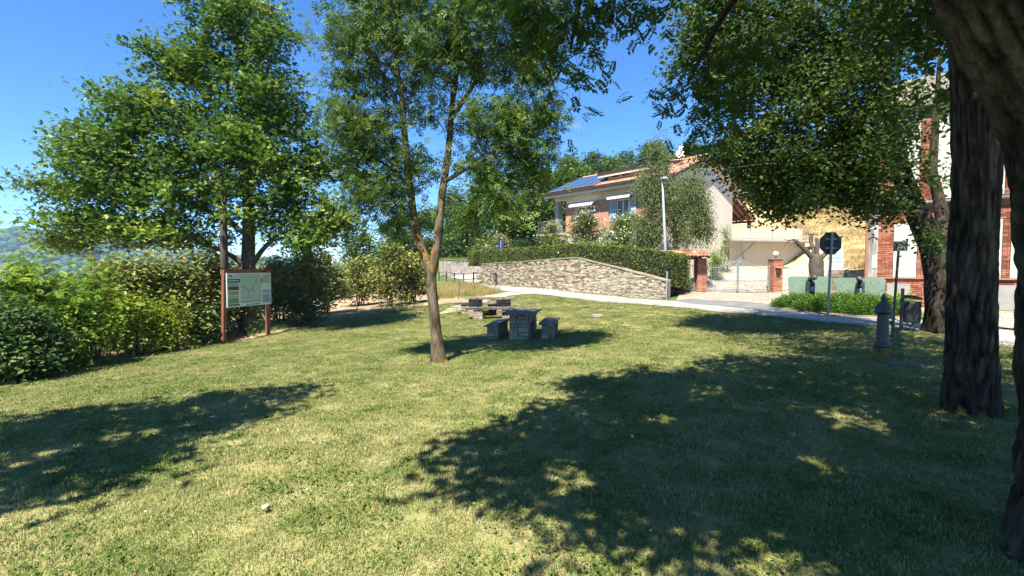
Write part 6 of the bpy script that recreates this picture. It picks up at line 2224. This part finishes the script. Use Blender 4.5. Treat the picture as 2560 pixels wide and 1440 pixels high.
# broad-leaved plant by the wall
yp = gz(2252, 16.0)
yk = thing('broad_leaf_plant', 'rosette of long arching green leaves against the brick plinth', 'plant', yp)
MB().lathe([(.16, 0), (.22, .22), (.24, .26), (.2, .26), (.18, .22)], seg=16).build('pot', 'tile', yk)
yr = random.Random(5)
for k in range(46):
    a = yr.uniform(0, 6.28)
    L_ = yr.uniform(.45, .75)
    up0 = yr.uniform(.25, 1.1)
    lf = MB()
    vs, fs = [], []
    for i in range(6):
        t = i / 5
        rr = L_ * t * math.cos(up0 * .8)
        zz = .25 + L_ * (t * math.sin(up0) * 1.2 - .55 * t * t * (1.2 - up0 * .6))
        wd = .05 * math.sin(math.pi * (.12 + .86 * t)) + .002
        ca, sa = math.cos(a), math.sin(a)
        vs += [(rr * ca - wd * sa, rr * sa + wd * ca, zz + .012), (rr * ca, rr * sa, zz), (rr * ca + wd * sa, rr * sa - wd * ca, zz + .012)]
    for i in range(5):
        fs += [(i * 3, i * 3 + 1, i * 3 + 4, i * 3 + 3), (i * 3 + 1, i * 3 + 2, i * 3 + 5, i * 3 + 4)]
    lf.add(vs, fs, yr.random()).build('leaf', 'yucca', yk)

# ------------------------------------------------------------------ trees of the hillside
def hill_tree(label, px, d, wpx, top_py, mat, seed, name='hillside_tree', n=70, per=36, size=.26, low=.3, group='trees on the hillside'):
    b = gz(px, d)
    top = W(px, top_py, d).z
    hgt = max(top - b.z, 3)
    t = Tree(name, label, b, group, 'tree', seed)
    rs = random.Random(seed)
    t.stem([b - Vector((0, 0, .3)), b + Vector((rs.uniform(-.2, .2), 0, hgt * .4)), b + Vector((rs.uniform(-.5, .5), 0, hgt * .85))], [.22, .16, .04], 8, .04, None, .4, 0, .2)
    rx = wpx / 2 * d / F_PX
    for k in range(7):
        f = k / 6
        w = math.sin(math.pi * (.2 + .68 * f)) ** .7
        t.lobe(b + Vector((rs.uniform(-.45, .45) * rx, rs.uniform(-.4, .4) * rx, hgt * (low + (.92 - low) * f))), (rx * w * .85, rx * w * .7, hgt * .12), n // 7)
    t.grow('bark_thin', mat, per, .5, size, KITE, .7, .2, .24, .03, .7, seg=3)


HT_ = [(1405, 53, 100, 432, 'wood1', 'tree peeping over the left roof corner'), (1470, 56, 110, 418, 'wood3', 'dark tree behind the upper solar panels'), (1540, 57, 110, 408, 'wood1', 'tree just above the dormer roof line'),
       (1265, 45, 110, 520, 'wood2', 'light low tree on the bank behind the blue sign'), (1340, 46, 100, 500, 'wood1', 'mid-green tree close to the left end of the villa'), (1130, 62, 120, 520, 'wood1', 'tree on the bank just right of the ash fork'), (1195, 57, 130, 440, 'wood3', 'dark tree high on the bank behind the ash crown'), (1035, 62, 120, 540, 'wood1', 'tree on the left shoulder of the bank'),
       (1225, 50, 130, 420, 'wood2', 'light hillside tree seen through the ash branches, left of the villa'), (1300, 47, 150, 405, 'wood3', 'large dark tree behind the wall, left of the villa'), (1365, 50, 110, 445, 'wood3', 'dark rounded tree touching the left end of the villa roof'),
       (1180, 59, 100, 500, 'wood2', 'pale tree on the grassy bank right of the ash stems'), (1095, 68, 110, 500, 'wood2', 'tree on the bank framed by the fork of the ash'), (1425, 60, 90, 395, 'wood2', 'hilltop tree over the solar panels'), (1485, 62, 80, 385, 'wood1', 'spiky hilltop tree behind the ridge of the dormer'),
       (1540, 64, 90, 400, 'wood2', 'hilltop tree behind the dormer roof'), (1600, 62, 100, 368, 'wood1', 'hilltop tree above the chimney'), (1655, 60, 90, 362, 'wood2', 'hilltop tree behind the aerial'), (1715, 60, 100, 370, 'wood1', 'hilltop tree behind the roof peak'), (1455, 54, 110, 430, 'wood2', 'mid-slope tree between roof and hilltop'),
       (1790, 58, 120, 395, 'wood2', 'tree right of the villa gable'), (1880, 56, 130, 420, 'wood2', 'light tree above the wooden porch'), (1960, 52, 140, 440, 'wood1', 'tree at the top of the dry slope'), (2060, 50, 140, 430, 'wood1', 'tree on the dry slope above the pollard'), (2150, 50, 130, 440, 'wood3', 'dark tree beside the brick building'), (2240, 52, 150, 400, 'wood1', 'tree hidden behind the brick building'),
       (985, 60, 120, 560, 'wood2', 'small tree at the left foot of the bank'), (920, 56, 110, 590, 'wood1', 'low tree beyond the hazel bushes'), (1330, 58, 110, 400, 'wood1', 'tree behind the large dark one'), (1150, 62, 120, 470, 'wood1', 'tree behind the pale one on the bank')]
for k, (pxx, tp) in enumerate(((1395, 402), (1445, 410), (1512, 398), (1570, 385), (1628, 372), (1690, 366), (1745, 375), (1250, 440), (1840, 380))):
    HT_.append((pxx, 69, 95, tp, ('wood1', 'wood2', 'wood3')[k % 3], 'crown number %d from the left on the wooded skyline behind the villa' % 0))
HT_ = [t for t in HT_ if 'crown number' not in t[5]] + [(t[0], t[1], t[2], t[3], t[4], s) for t, s in zip([t for t in HT_ if 'crown number' in t[5]], (
    'skyline tree over the left corner of the villa roof', 'skyline tree over the middle of the solar panels', 'skyline tree over the left end of the dormer', 'skyline tree just left of the chimney', 'skyline tree between the chimney and the birch tip', 'skyline tree right behind the satellite dish', 'skyline tree over the roof peak', 'skyline tree seen through the right ash branches', 'skyline tree right of the roof peak behind the near leaves'))]
for i, (px, d, w, top, mat, lab) in enumerate(HT_):
    hill_tree(lab, px, d, w, top, mat, 300 + i, low=.04 if px < 1400 else .08, n=154, size=.36)

# ------------------------------------------------------------------ litter and clover in the lawn
lr = np.random.default_rng(88)
q = jitter_pts(LAWN, .28, 91, lambda X, Y: (Y > 1.5) & (np.abs(X) < 1.2 * Y + 1))
k1 = q[lr.uniform(0, 1, len(q)) < np.clip(.05 + .16 * (q[:, 0] > .5) * (q[:, 1] < 12), 0, 1)]
k1[:, 2] += lr.uniform(.02, .04, len(k1))
M['litter'] = leaf_mat('fallen_leaf', [(0, (.1, .055, .025)), (.5, (.22, .14, .06)), (1, (.38, .28, .12))], .1, gain=(1, 1, 1))
tag(leaf_obj('fallen_leaves', None, 'litter', [leaf_cloud(k1, .036, T_oval(.55, .3), .8, 0, None, rs=lr)]), 'scattered small dry leaves lying in the grass', None, None, 'stuff')
k2 = q[lr.uniform(0, 1, len(q)) < .035]
k2[:, 2] += .045
tag(leaf_obj('clover_flowers', None, 'petal_white', [leaf_cloud(k2, .012, T_oval(1.0), .6, 0, None, rs=lr) for _ in range(3)]), 'tiny white clover heads dotted over the lawn', None, None, 'stuff')

# ------------------------------------------------------------------ haze of the valley air
hb = MB().box((0, 300, 42), (3400, 2700, 205))
hz_m, nt, out = new_mat('valley_haze')
pv = nd(nt, 'ShaderNodeVolumePrincipled')
pv.inputs['Color'].default_value = (.38, .62, 1, 1)
pv.inputs['Density'].default_value = .0002
nt.links.new(pv.outputs[0], out.inputs['Volume'])
tag(hb.build('haze', hz_m), 'thin summer haze in the valley', None, None, 'stuff')
